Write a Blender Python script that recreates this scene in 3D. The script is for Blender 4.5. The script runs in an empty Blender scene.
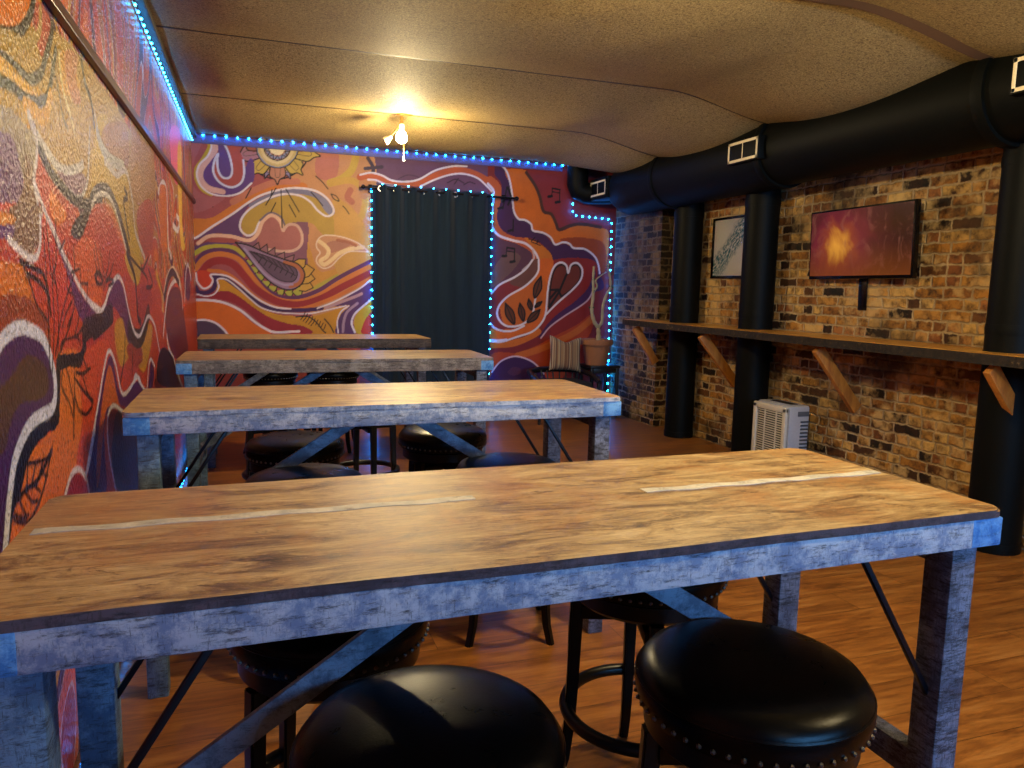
import bpy, bmesh, math, random
import numpy as np
from mathutils import Vector, Matrix
random.seed(7)
PI = math.pi
sc = bpy.context.scene
col = sc.collection

# ---------------------------------------------------------------- camera, world, lights, exposure
CAM = Vector((0.5564, 0.0, 1.4904))
r_ = Vector((0.94478, -0.327023, 0.021115)); u_ = Vector((0.021515, 0.126191, 0.991773)); f_ = Vector((0.326997, 0.936553, -0.126259))
cd = bpy.data.cameras.new('camera'); cam = bpy.data.objects.new('camera', cd); col.objects.link(cam)
cd.sensor_width = 36; cd.lens = 741.77 / 1024 * 36; cd.clip_start = 0.02
cam.matrix_world = Matrix(((r_.x, u_.x, -f_.x, CAM.x), (r_.y, u_.y, -f_.y, CAM.y), (r_.z, u_.z, -f_.z, CAM.z), (0, 0, 0, 1)))
sc.camera = cam
sc.view_settings.view_transform = 'Standard'; sc.view_settings.look = 'None'
sc.view_settings.exposure = 0.28; sc.view_settings.gamma = 1.0; sc.view_settings.use_curve_mapping = False
w = bpy.data.worlds.new('world'); sc.world = w; w.use_nodes = True
w.node_tree.nodes['Background'].inputs[0].default_value = (0.05, 0.05, 0.07, 1); w.node_tree.nodes['Background'].inputs[1].default_value = 0.3
WARM = (1.0, 0.79, 0.42)
def point(name, loc, power, colr, rad):
    l = bpy.data.lights.new(name, 'POINT'); l.energy = power; l.color = colr; l.shadow_soft_size = rad
    o = bpy.data.objects.new(name, l); col.objects.link(o); o.location = loc; return o
LAMPS = [(1.80, 6.55, 2.76, 88), (2.15, 2.25, 2.74, 125), (3.3, 0.3, 2.74, 90), (1.3, -1.6, 2.74, 4)]
for i, (x, y, z, p) in enumerate(LAMPS): point('bulb_light', (x, y, z), p, WARM, 0.05)
def area(name, loc, rot, sx, sy, power, colr):
    l = bpy.data.lights.new(name, 'AREA'); l.shape = 'RECTANGLE'; l.size = sx; l.size_y = sy; l.energy = power; l.color = colr
    o = bpy.data.objects.new(name, l); col.objects.link(o); o.location = loc; o.rotation_euler = rot; return o
# the blue LED strip along the top of the wall behind the camera, facing the room
area('led_strip_light', (3.0, -2.70, 1.9), (math.radians(90), 0, 0), 3.2, 0.25, 72, (0.14, 0.46, 1.0)).data.spread = math.radians(110)
BULB_E = 170.0

# ---------------------------------------------------------------- helpers
def lin(h):
    h = h.lstrip('#'); out = []
    for i in (0, 2, 4):
        c = int(h[i:i+2], 16) / 255; out.append(c / 12.92 if c <= .04045 else ((c + .055) / 1.055) ** 2.4)
    return (*out, 1.0)
class NT:
    def __init__(s, name):
        s.m = bpy.data.materials.new(name); s.m.use_nodes = True; s.t = s.m.node_tree; s.n = s.t.nodes; s.b = s.n['Principled BSDF']
    def node(s, typ, **kw):
        n = s.n.new(typ)
        for k, v in kw.items():
            if k.startswith('i_'): n.inputs[k[2:].replace('_', ' ')].default_value = v
            else: setattr(n, k, v)
        return n
    def link(s, a, b): s.t.links.new(a, b)
    def math(s, op, a, b=None, c=None):
        n = s.n.new('ShaderNodeMath'); n.operation = op
        for i, v in enumerate((a, b, c)):
            if v is None: continue
            if isinstance(v, (int, float)): n.inputs[i].default_value = v
            else: s.link(v, n.inputs[i])
        return n.outputs[0]
    def pos(s, scale=(1, 1, 1), kind='Position'):
        g = s.n.new('ShaderNodeNewGeometry') if kind == 'Position' else s.n.new('ShaderNodeTexCoord')
        m = s.n.new('ShaderNodeMapping'); m.inputs['Scale'].default_value = scale
        s.link(g.outputs[kind], m.inputs['Vector']); return m.outputs[0]
    def noise(s, vec, scale, detail=4, rough=.6, dist=0):
        n = s.n.new('ShaderNodeTexNoise'); n.inputs['Scale'].default_value = scale; n.inputs['Detail'].default_value = detail
        n.inputs['Roughness'].default_value = rough; n.inputs['Distortion'].default_value = dist
        if vec is not None: s.link(vec, n.inputs['Vector'])
        return n.outputs['Fac']
    def ramp(s, fac, stops, interp='LINEAR'):
        n = s.n.new('ShaderNodeValToRGB'); n.color_ramp.interpolation = interp; e = n.color_ramp.elements
        while len(e) < len(stops): e.new(.5)
        for el, (p, c) in zip(e, stops): el.position = p; el.color = lin(c) if isinstance(c, str) else c
        s.link(fac, n.inputs[0]); return n.outputs[0]
    def mix(s, fac, a, b, mode='MIX'):
        n = s.n.new('ShaderNodeMix'); n.data_type = 'RGBA'; n.blend_type = mode; n.clamp_factor = True
        for v, i in ((fac, n.inputs[0]), (a, n.inputs[6]), (b, n.inputs[7])):
            if isinstance(v, (int, float)): i.default_value = v
            elif isinstance(v, str): i.default_value = lin(v)
            elif isinstance(v, tuple): i.default_value = v
            else: s.link(v, i)
        return n.outputs[2]
    def bump(s, h, strength, dist=.01):
        n = s.n.new('ShaderNodeBump'); n.inputs['Strength'].default_value = strength; n.inputs['Distance'].default_value = dist
        s.link(h, n.inputs['Height']); s.link(n.outputs[0], s.b.inputs['Normal'])
    def base(s, c):
        i = s.b.inputs['Base Color']
        if isinstance(c, str): i.default_value = lin(c)
        else: s.link(c, i)
    def rough(s, v):
        i = s.b.inputs['Roughness']
        if isinstance(v, (int, float)): i.default_value = v
        else: s.link(v, i)
def plain(name, c, rough=.5, metal=0, bump=0, bs=60, spec=None):
    t = NT(name); v = t.pos()
    n = t.noise(v, bs, 3)
    t.base(t.mix(n, c, tuple(min(1, x * 1.35) for x in lin(c)[:3]) + (1,)))
    t.rough(rough); t.b.inputs['Metallic'].default_value = metal
    if spec is not None: t.b.inputs['Specular IOR Level'].default_value = spec
    if bump: t.bump(n, bump, .003)
    return t.m
def emis(name, c, e):
    t = NT(name); t.base('#000000'); t.b.inputs['Emission Color'].default_value = lin(c) if isinstance(c, str) else c
    t.b.inputs['Emission Strength'].default_value = e; return t.m

def link(name, me, mat, parent=None, smooth=True, sharp=40):
    o = bpy.data.objects.new(name, me); col.objects.link(o)
    if mat and not me.materials: me.materials.append(mat)
    if parent: o.parent = parent
    if smooth:
        me.polygons.foreach_set('use_smooth', [True] * len(me.polygons))
        try: me.set_sharp_from_angle(angle=math.radians(sharp))
        except Exception: pass
    return o
def obj(name, bm, mat, parent=None, smooth=True, sharp=40):
    me = bpy.data.meshes.new(name); bm.normal_update(); bm.to_mesh(me); bm.free()
    return link(name, me, mat, parent, smooth, sharp)
def box(bm, c, s, bev=0.0, rot=None, seg=2):
    r = bmesh.ops.create_cube(bm, size=1); vs = r['verts']
    bmesh.ops.scale(bm, vec=s, verts=vs)
    if bev > 0:
        es = list({e for v in vs for e in v.link_edges})
        q = bmesh.ops.bevel(bm, geom=es, offset=bev, segments=seg, affect='EDGES', profile=.5)
        vs = list({v for f in q['faces'] for v in f.verts} | {v for v in vs if v.is_valid})
        # collect whole island
        st = [vs[0]]; seen = {vs[0]}
        while st:
            v = st.pop()
            for e in v.link_edges:
                o = e.other_vert(v)
                if o not in seen: seen.add(o); st.append(o)
        vs = list(seen)
    if rot is not None: bmesh.ops.rotate(bm, cent=(0, 0, 0), matrix=rot, verts=vs)
    bmesh.ops.translate(bm, vec=c, verts=vs); return vs
def boxes(*a, **k):
    bm = bmesh.new()
    for c, s in a: box(bm, c, s, **k)
    return bm
def bar(bm, a, b, wdt, thk, bev=.002, up=Vector((0, 0, 1))):
    a = Vector(a); b = Vector(b); d = b - a; L = d.length; d.normalize()
    side = d.cross(up)
    if side.length < 1e-3: side = Vector((1, 0, 0))
    side.normalize(); n = side.cross(d)
    M = Matrix((side, d, n)).transposed()
    box(bm, (a + b) / 2, (wdt, L, thk), bev, M)
def tube(bm, pts, rad, seg=12, closed=False, cap=True):
    pts = [Vector(p) for p in pts]; n = len(pts); rings = []
    rr = rad if isinstance(rad, (list, tuple)) else [rad] * n
    prev = None
    for i, p in enumerate(pts):
        if closed: t = pts[(i + 1) % n] - pts[i - 1]
        else: t = pts[min(i + 1, n - 1)] - pts[max(i - 1, 0)]
        t.normalize()
        if prev is None:
            a = Vector((0, 0, 1)) if abs(t.z) < .9 else Vector((1, 0, 0)); x = t.cross(a).normalized()
        else: x = (prev - t * prev.dot(t)).normalized()
        prev = x; y = t.cross(x)
        rings.append([bm.verts.new(p + (x * math.cos(2 * PI * k / seg) + y * math.sin(2 * PI * k / seg)) * rr[i]) for k in range(seg)])
    m = n if closed else n - 1
    for i in range(m):
        A, B = rings[i], rings[(i + 1) % n]
        for k in range(seg): bm.faces.new((A[k], A[(k + 1) % seg], B[(k + 1) % seg], B[k]))
    if cap and not closed:
        bm.faces.new(list(reversed(rings[0]))); bm.faces.new(rings[-1])
def lathe(bm, prof, seg=40, axis='z', c=(0, 0, 0)):
    rings = []
    for (r, z) in prof:
        if r < 1e-5: rings.append([bm.verts.new((0, 0, z))])
        else: rings.append([bm.verts.new((r * math.cos(2 * PI * k / seg), r * math.sin(2 * PI * k / seg), z)) for k in range(seg)])
    for A, B in zip(rings, rings[1:]):
        for k in range(seg):
            k2 = (k + 1) % seg
            if len(A) == 1 and len(B) == 1: continue
            if len(A) == 1: bm.faces.new((A[0], B[k2], B[k]))
            elif len(B) == 1: bm.faces.new((A[k], A[k2], B[0]))
            else: bm.faces.new((A[k], A[k2], B[k2], B[k]))
    vs = [v for R in rings for v in R]
    if axis == 'x': bmesh.ops.rotate(bm, cent=(0, 0, 0), matrix=Matrix.Rotation(PI / 2, 3, 'Y'), verts=vs)
    if axis == 'y': bmesh.ops.rotate(bm, cent=(0, 0, 0), matrix=Matrix.Rotation(-PI / 2, 3, 'X'), verts=vs)
    bmesh.ops.translate(bm, vec=c, verts=vs); bmesh.ops.recalc_face_normals(bm, faces=list({f for v in vs for f in v.link_faces}))
def prism(P, z0, z1, bev=.004):
    bm = bmesh.new(); A = [bm.verts.new((x, y, z1)) for x, y in P]; Bv = [bm.verts.new((x, y, z0)) for x, y in P]
    f1 = bm.faces.new(A); f0 = bm.faces.new(Bv[::-1])
    for i in range(len(P)): j = (i + 1) % len(P); bm.faces.new((A[j], A[i], Bv[i], Bv[j]))
    if bev: bmesh.ops.bevel(bm, geom=list(f1.edges), offset=bev, segments=2, affect='EDGES')
    bmesh.ops.recalc_face_normals(bm, faces=bm.faces[:]); return bm
def tag(o, label, cat, group=None, kind=None):
    o['label'] = label; o['category'] = cat
    if group: o['group'] = group
    if kind: o['kind'] = kind
    return o
def thing(name, label, cat, loc=(0, 0, 0), rz=0, group=None):
    o = bpy.data.objects.new(name, None); o.empty_display_size = .1; col.objects.link(o)
    o.location = loc; o.rotation_euler = (0, 0, rz); return tag(o, label, cat, group)
def struct(o): o['kind'] = 'structure'; return o
def copy_tree(o, parent=None):
    c = o.copy(); col.objects.link(c); c.parent = parent
    for ch in list(o.children): copy_tree(ch, c)
    return c

# ---------------------------------------------------------------- sizes
XW, D, H, YB = 4.907, 8.325, 2.985, -2.8      # right wall, far wall, ceiling, wall behind the camera
XB, YBR = 4.762, 7.22                          # chimney breast face and near side

# ---------------------------------------------------------------- floor
t = NT('laminate_floor'); v = t.pos()
bk = t.node('ShaderNodeTexBrick', offset=.37, squash=1.0); t.link(v, bk.inputs['Vector'])
for k, val in (('Scale', 1.0), ('Mortar Size', .0012), ('Mortar Smooth', .1), ('Brick Width', 1.25), ('Row Height', .19)): bk.inputs[k].default_value = val
bk.inputs['Color1'].default_value = (0, 0, 0, 1); bk.inputs['Color2'].default_value = (1, 1, 1, 1); bk.inputs['Mortar'].default_value = (.5, .5, .5, 1)
off = t.node('ShaderNodeVectorMath', operation='MULTIPLY_ADD'); t.link(bk.outputs['Color'], off.inputs[0]); off.inputs[1].default_value = (7, 5, 3); t.link(v, off.inputs[2])
mp = t.node('ShaderNodeMapping'); mp.inputs['Scale'].default_value = (1.2, 9, 1); t.link(off.outputs[0], mp.inputs['Vector'])
g1 = t.noise(mp.outputs[0], 2.2, 9, .7, .35)
mp2 = t.node('ShaderNodeMapping'); mp2.inputs['Scale'].default_value = (3, 60, 1); t.link(off.outputs[0], mp2.inputs['Vector'])
g2 = t.noise(mp2.outputs[0], 2.0, 4, .6)
c = t.ramp(g1, [(.28, '#40240f'), (.42, '#7c4a20'), (.55, '#a0662c'), (.72, '#b88448')])
c = t.mix(t.math('MULTIPLY', g2, .45), c, '#54300f')
c = t.mix(t.math('MULTIPLY', bk.outputs['Color'], .25), c, '#5c3a1c')
c = t.mix(bk.outputs['Fac'], c, '#241004'); t.base(c)
t.rough(t.math('MULTIPLY_ADD', g1, .25, .22)); t.bump(t.math('SUBTRACT', g2, bk.outputs['Fac']), .12, .004)
FLOOR = t.m
struct(obj('floor', boxes(((XW / 2, (D + YB) / 2, -.05), (XW + .3, D - YB + .3, .1))), FLOOR, smooth=False))

# ---------------------------------------------------------------- painted murals
# each line: wall, polygon/stroke, smoothing | colour | width cm | half-centimetre wall coordinates
MURAL = """
bp0|9A4C50|0|-10,620 367,654 366,-25 -30,-8
bp0|64405c|0|335,610 651,636 665,-37 332,-23
bp0|7A2622|0|622,634 1037,668 1073,-55 634,-36
bp1|BC8458|0|208,585 339,592 369,558 369,400 369,233 233,232 176,392 200,455 192,522
bp1|B46c5c|0|246,570 287,582 284,528 245,526
bs1|BC9A40|7.77|326,573 317,546 296,526 272,516
bs1|C09644|7.12|275,516 314,524 338,511 346,487 338,450 313,434 265,434
bs1|a8604c|6.48|314,503 308,488 317,479
bp1|C08838|0|220,397 240,340 258,328 313,348 356,368 356,346 313,327 276,307 239,294 215,293 204,339
bp1|A8983a|0|233,294 270,316 313,339 356,365 356,354 313,330 279,310 242,289
bp1|C4722e|0|-7,424 34,431 76,460 118,488 161,510 219,512 219,494 172,494 132,480 104,463 75,439 33,408 0,387 -8,387
bs1|B8705a|6.48|76,465 118,491 161,510 204,514
bp1|5e3a66|0|0,387 33,408 75,439 109,466 95,440 87,420 94,397 82,382 18,362 -9,361
bs1|8a3a3c|5.83|3,379 25,388 47,395 63,390
bp1|9c4a44|0|41,398 83,391 110,383 131,411 188,413 187,356 102,374 74,382 24,383
bp1|7c4c60|0|87,386 126,409 148,434 220,438 222,369 216,318 146,341
bp1|AE8C3c|0|92,426 103,450 132,472 172,486 248,484 278,459 292,417 277,389 247,415 230,430 189,428 171,412 160,438 143,440 128,425 119,409 105,399 93,408
bp1|C09048|0|278,483 323,461 354,402 353,296 307,295 274,356 280,417
bs1|76708e|5.5|112,459 138,475 172,489 207,494 236,490 257,479 270,463
bs1|7c7896|8.09|257,476 267,461 273,456
bs1|D8CCD8|2.06|-5,385 9,393 36,414 75,441 104,464 132,482 172,496 207,501 242,497 266,482 278,462 275,450 262,446 245,457 230,474 207,486 172,486 138,472 109,453 92,432 89,411 102,398 117,405 128,428 148,440
bp1|A0605c|0|132,424 148,441 163,438 174,411 186,424 202,423 212,403 210,384 192,368 173,367 140,366 120,378
bs1|D8AC94|3.72|7,378 30,394 70,395 105,388 123,403 133,428 151,442 167,432 174,412
bs1|6e5e70|1.92|128,430 148,447 169,440 177,424
bs1|C8A090|2.87|174,412 185,424 202,423 212,405 210,384 195,371 170,368 140,371
bp0|A6A23c|0|100,349 98,342 101,333 110,337 114,343
bs0|15120f|1.05|100,349 98,342 101,333 110,337 114,343
bp0|A6A23c|0|107,335 106,326 111,315 121,322 125,331
bs0|15120f|1.05|107,335 106,326 111,315 121,322 125,331
bp0|A6A23c|0|117,321 116,311 122,300 132,308 136,317
bs0|15120f|1.05|117,321 116,311 122,300 132,308 136,317
bp0|A6A23c|0|129,306 129,297 136,288 144,296 147,304
bs0|15120f|1.05|129,306 129,297 136,288 144,296 147,304
bp0|A6A23c|0|142,295 143,286 149,277 157,286 160,294
bs0|15120f|1.05|142,295 143,286 149,277 157,286 160,294
bp0|A6A23c|0|158,286 160,278 167,271 173,280 174,287
bs0|15120f|1.05|158,286 160,278 167,271 173,280 174,287
bp0|A6A23c|0|174,282 179,275 188,271 192,281 190,289
bs0|15120f|1.05|174,282 179,275 188,271 192,281 190,289
bp0|A6A23c|0|190,283 197,276 209,273 211,286 207,295
bs0|15120f|1.05|190,283 197,276 209,273 211,286 207,295
bp0|C0923c|0|205,286 218,285 234,293 225,308 213,314
bs0|15120f|1.05|205,286 218,285 234,293 225,308 213,314
bp0|C0923c|0|211,300 224,302 238,312 227,326 214,329
bs0|15120f|1.05|211,300 224,302 238,312 227,326 214,329
bp0|C0923c|0|211,312 225,317 237,332 222,342 208,343
bs0|15120f|1.05|211,312 225,317 237,332 222,342 208,343
bp0|C0923c|0|209,329 217,338 219,353 204,353 194,347
bs0|15120f|1.05|209,329 217,338 219,353 204,353 194,347
bp0|8a5c66|0|112,375 124,385 128,368
bs0|15120f|0.96|112,375 124,385 128,368
bp0|8a5c66|0|127,371 141,382 143,364
bs0|15120f|0.96|127,371 141,382 143,364
bp0|8a5c66|0|142,365 157,376 157,358
bs0|15120f|0.96|142,365 157,376 157,358
bp0|8a5c66|0|160,359 176,367 176,352
bs0|15120f|0.96|160,359 176,367 176,352
bp0|8a5c66|0|176,354 196,362 192,347
bs0|15120f|0.96|176,354 196,362 192,347
bp1|8c6c8c|0|82,384 105,378 140,363 176,350 200,343 216,325 211,302 190,289 166,292 139,310 119,334 101,359
bs1|A8603c|4.06|176,345 200,338 211,321 205,302 187,295
bp1|5a4258|0|108,365 140,357 176,342 197,334 201,318 191,305 166,307 139,326
bs0|15120f|0.77|119,362 129,352 123,342
bs0|15120f|0.77|130,358 140,347 134,337
bs0|15120f|0.77|141,354 151,343 144,333
bs0|15120f|0.77|151,350 161,338 155,328
bs0|15120f|0.77|162,346 172,333 166,323
bs0|15120f|0.77|173,342 183,329 177,318
bs0|15120f|0.77|184,338 194,324 188,314
bs1|15120f|0.77|110,365 146,345 197,318
bs1|15120f|1.53|79,383 105,378 140,363 176,351 202,343 216,325 211,302 190,288 166,291 139,309 118,334 100,358 79,383
bs1|15120f|0.96|106,366 140,357 176,342 197,334 201,318 191,305 166,307 139,326 106,366
bs1|9a86a8|2.4|96,371 116,342 139,316 169,299 191,299
bp1|C08a64|0|243,392 253,403 271,406 301,402 331,391 353,374 313,373 291,360 273,341 256,335 243,345 242,357 249,368 242,379
bp1|A8705c|0|264,389 286,395 313,388 301,380 276,369 267,374
bs1|E0C090|4.21|248,392 260,383 267,373 263,360 250,351 258,343 276,356 291,369 316,379 341,383
bs1|a06048|3.21|286,396 307,393 325,386
bs1|DCC0A8|1.38|353,374 331,391 301,402 271,406 253,403 243,392 242,379 249,368 242,357 243,345 256,335 273,341 291,360 313,373 353,374
bs1|15120f|1.44|230,587 227,570 221,553 210,539 196,528 181,520 164,517 148,518 133,523 120,533 110,545 104,560 103,577 105,593 112,609 122,623 135,634 150,642 166,646 183,645 198,640 211,631 221,619 228,603 230,587
bp1|8a7aa0|0|161,541 155,527 146,524 139,516 139,526 134,534 141,548
bs1|15120f|1.2|161,541 155,527 146,524 139,516 139,526 134,534 141,548
bs1|5a4a3c|0.64|155,544 148,529 144,529 142,532 147,546
bp1|8a7aa0|0|199,564 210,555 208,545 212,535 202,539 193,537 183,548
bs1|15120f|1.2|199,564 210,555 208,545 212,535 202,539 193,537 183,548
bs1|5a4a3c|0.64|194,559 204,548 203,545 199,543 188,553
bp1|8a7aa0|0|135,554 121,547 113,551 103,550 111,558 113,567 127,574
bs1|15120f|1.2|135,554 121,547 113,551 103,550 111,558 113,567 127,574
bs1|5a4a3c|0.64|132,560 118,554 116,556 116,560 129,568
bp1|8a7aa0|0|205,580 219,576 221,566 228,559 217,559 209,553 196,559
bs1|15120f|1.2|205,580 219,576 221,566 228,559 217,559 209,553 196,559
bs1|5a4a3c|0.64|202,574 215,568 215,564 213,561 198,565
bp1|8a7aa0|0|189,552 195,538 190,530 190,519 183,526 173,528 169,542
bs1|15120f|1.2|189,552 195,538 190,530 190,519 183,526 173,528 169,542
bs1|5a4a3c|0.64|183,549 187,535 185,532 181,532 175,545
bp1|B47a64|0|180,542 180,524 169,516 164,505 159,515 149,522 150,540
bs1|15120f|1.2|180,542 180,524 169,516 164,505 159,515 149,522 150,540
bs1|5a4a3c|0.64|171,542 169,523 164,520 160,523 159,541
bp1|BFA04c|0|203,565 216,552 212,539 216,528 204,532 191,529 180,542
bs1|15120f|1.2|203,565 216,552 212,539 216,528 204,532 191,529 180,542
bs1|5a4a3c|0.64|196,558 207,544 205,539 200,537 187,549
bp1|BFA04c|0|149,540 137,525 125,526 114,521 118,533 115,545 128,559
bs1|15120f|1.2|149,540 137,525 125,526 114,521 118,533 115,545 128,559
bs1|5a4a3c|0.64|143,546 129,532 124,533 123,538 134,553
bp1|BFA04c|0|208,591 232,589 241,577 252,570 239,566 225,557 201,561
bs1|15120f|1.2|208,591 232,589 241,577 252,570 239,566 225,557 201,561
bs1|5a4a3c|0.64|206,582 229,578 234,572 227,568 203,570
bp1|A4707c|0|129,556 106,548 93,555 81,557 92,565 101,578 124,585
bs1|15120f|1.2|129,556 106,548 93,555 81,557 92,565 101,578 124,585
bs1|5a4a3c|0.64|128,564 104,559 98,562 103,568 126,576
bp1|a05a50|0|202,607 220,612 229,604 241,601 231,593 225,581 207,577
bs1|15120f|1.2|202,607 220,612 229,604 241,601 231,593 225,581 207,577
bs1|5a4a3c|0.64|204,598 222,601 226,597 224,592 206,586
bp1|a05a50|0|124,570 107,571 102,583 92,589 104,593 112,603 130,600
bs1|15120f|1.2|124,570 107,571 102,583 92,589 104,593 112,603 130,600
bs1|5a4a3c|0.64|126,579 109,583 107,587 110,592 128,591
bp1|8888a0|0|207,585 206,574 201,563 194,554 186,546 175,541 165,539 154,540 144,543 135,549 129,558 125,567 124,578 126,589 130,600 137,609 145,616 155,621 166,624 177,623 187,620 195,614 202,606 206,596 207,585
bp1|C8AC70|0|204,585 203,574 199,564 192,556 184,549 175,544 165,542 155,543 145,546 138,552 132,559 128,568 127,578 128,589 132,598 139,607 147,614 156,619 166,621 176,620 185,617 193,612 199,604 203,595 204,585
bp1|D8C08c|0|199,584 198,575 194,567 189,559 182,553 173,549 165,547 156,548 148,551 141,555 136,562 133,570 132,579 133,588 137,596 142,604 149,610 157,614 166,616 175,615 183,613 190,608 195,601 198,593 199,584
bp1|8c6460|0|191,584 190,577 188,570 183,564 178,560 172,557 165,555 158,556 152,558 147,562 143,567 140,573 140,580 141,586 143,593 147,599 153,603 159,606 166,608 172,607 179,605 184,602 188,597 190,590 191,584
bp1|8484a0|0|189,583 188,577 186,571 182,566 177,561 171,559 165,557 159,558 153,560 148,563 145,568 142,573 142,580 143,586 145,592 149,597 154,601 160,604 166,606 172,605 178,603 182,600 186,595 189,590 189,583
bp1|A87864|0|184,583 184,578 182,573 178,569 174,566 170,563 165,562 160,563 156,564 152,567 149,571 147,575 147,580 147,585 149,590 152,594 156,597 161,600 166,601 171,600 175,599 179,596 182,592 184,588 184,583
bp1|E8D4B0|0|181,583 181,579 179,575 176,571 173,568 169,566 165,565 161,566 157,567 154,569 151,572 150,576 149,580 150,585 152,589 154,592 158,595 161,597 166,598 170,597 174,596 177,594 179,591 181,587 181,583
bs1|15120f|0.96|207,585 206,574 201,563 194,554 186,546 175,541 165,539 154,540 144,543 135,549 129,558 125,567 124,578 126,589 130,600 137,609 145,616 155,621 166,624 177,623 187,620 195,614 202,606 206,596 207,585
bs1|15120f|0.8|192,584 191,577 188,570 184,564 178,559 172,556 165,554 158,555 152,557 146,561 142,566 139,572 139,579 140,587 142,593 147,599 152,604 159,607 166,609 173,608 179,606 185,602 189,597 191,591 192,584
bs0|15120f|0.8|191,589 182,583 191,578
bs0|15120f|0.8|190,575 180,574 184,565
bs0|15120f|0.8|182,563 174,567 173,557
bs0|15120f|0.8|170,556 165,564 159,555
bs0|15120f|0.8|157,556 157,566 148,561
bs0|15120f|0.8|146,563 151,572 141,572
bs0|15120f|0.8|140,574 148,580 140,585
bs0|15120f|1.12|161,498 140,462
bs0|15120f|1.12|160,468 150,448
bs0|15120f|1.12|171,495 172,417
bs0|15120f|1.12|181,497 207,452
bs0|15120f|1.12|187,465 200,441
bs0|15120f|1.12|151,481 153,494
bs1|15120f|1.12|242,528 255,517 267,503
bs1|15120f|1.12|273,493 284,489 290,479 279,483 273,493
bs1|15120f|1.12|298,469 304,463 311,453
bs1|15120f|1.12|232,494 244,481 256,467
bs1|15120f|1.12|112,495 101,474
bs1|15120f|1.12|43,463 37,453
bp1|A05a60|0|-2,584 25,589 13,561 2,529 3,490 27,474 60,470 -6,444
bp1|A44c48|0|51,561 45,535 42,520 50,507 66,495 88,504 98,524 97,553 87,572 65,584
bp1|5c3a7c|0|50,558 40,537 39,517 52,501 74,494 91,502 99,527 111,554 119,543 116,508 90,484 60,475 30,488 19,510 26,533
bp1|5c4080|0|36,590 54,585 68,565 76,531 72,515 58,512 50,524 48,544 51,561 44,580
bs1|D0A4A0|5.5|38,585 45,569 32,548 18,527 16,507 30,490 57,484
bs1|B4982c|3.21|26,587 34,573 21,547 8,527 8,504 19,485 35,477
bs1|D8CCD8|1.83|28,591 38,577 31,554 15,536 9,515 16,493 35,479 63,476 90,484 113,505
bs1|C8C8E4|2.06|41,591 57,585 69,565 76,533 72,515 59,512 50,524 48,545 50,559 43,545 40,523 51,503 73,494 92,504 99,524 98,550
bs1|ACA034|4.53|-1,357 21,370 52,374 79,370 93,356
bs1|5c2c56|4.53|2,340 18,358 40,366 68,365 86,354 101,337 120,308 145,283 168,272 204,272 246,288 279,310 313,330 357,353
bs1|C4702e|5.18|1,327 18,348 43,358 71,355 90,343 109,315 134,284 163,266 204,263 246,277 279,298 313,319 357,342
bs1|922828|7.45|12,318 29,339 51,345 73,338 92,318 114,291 142,271 171,259 209,257 252,271 294,295 357,328
bs1|C46c2c|3.89|26,324 50,322 72,311 94,291 119,269 148,253 180,246 215,249 252,262 288,278 322,296 357,317
bp1|BE841e|0|41,305 61,305 83,291 105,267 127,248 156,236 191,232 233,232 270,243 303,253 291,233 284,195 215,195 185,204 144,216 113,243 80,273 43,275
bp1|8E222a|0|16,278 41,281 63,282 85,270 113,248 144,228 179,216 212,210 230,195 155,195 127,213 99,240 71,258 38,266 -1,266
bp1|CC6418|0|-4,260 43,259 79,243 110,216 144,193 58,193 42,213 20,222 -5,221
bs1|D8CCD8|2.52|-6,263 24,263 54,258 85,243 113,219 135,204 155,197 203,199
bp1|4c364c|0|-5,218 17,222 36,216 50,204 58,189 -6,189
bs1|D8CCD8|2.06|-5,221 17,222 36,216 50,204 59,192
bp1|BC3a1c|0|4,318 12,324 25,322 33,310 30,295 16,288 6,295
bs1|3c1c4e|4.21|0,289 5,280 19,278 34,287 38,302 36,311 53,311 77,294 100,276 125,256 153,246 192,244 230,246 251,249
bs1|D8CCD8|1.83|1,318 3,301 14,287 27,292 33,304 29,315 45,316 64,312 85,298 105,279 128,262 156,250 186,247
bs1|D8CCD8|1.38|2,275 19,271 35,276 44,290 42,306 60,306 83,288 105,267 127,249 156,240 191,237 230,238 273,248 303,255
bp1|54305c|0|254,249 288,264 319,283 356,306 369,278 340,255 324,236 318,217 324,194 282,194 284,217 294,239 312,256 278,253
bs1|B08890|3.21|260,250 294,264 322,275 337,282
bs1|A08098|2.91|328,261 306,242 298,220 296,198
bs1|D8CCD8|1.6|242,249 275,262 312,281 337,296 356,312
bs1|D8CCD8|1.38|309,255 292,242 284,220 286,196
bp1|BC981e|0|369,271 340,252 324,233 321,214 327,194 368,194
bp1|B4301c|0|369,246 350,233 340,214 337,194 368,194
bs1|D8CCD8|2.06|356,268 337,252 321,236 315,217 322,197
bs1|15120f|1.38|197,230 221,231 238,220 253,201 259,196
bs1|15120f|1.38|257,226 269,211 276,197
bs1|15120f|0.92|212,230 215,237 216,241
bs1|15120f|0.92|212,230 209,227 207,224
bs1|15120f|0.92|217,227 220,234 221,237
bs1|15120f|0.92|217,227 214,224 212,221
bs1|15120f|0.92|222,224 225,230 227,234
bs1|15120f|0.92|222,224 219,220 217,217
bs1|15120f|0.92|228,220 231,227 232,231
bs1|15120f|0.92|228,220 225,217 223,214
bs1|15120f|0.92|233,217 236,224 237,227
bs1|15120f|0.92|233,217 230,214 228,211
bs1|15120f|0.92|238,213 241,220 243,224
bs1|15120f|0.92|244,210 247,217 248,221
bs1|15120f|0.92|249,207 252,213 254,217
bs1|15120f|0.92|255,203 258,210 259,214
bp1|B87c50|0|335,537 358,543 352,492 335,491
bs1|3a2a3c|4.02|352,573 363,554 361,533
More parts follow.
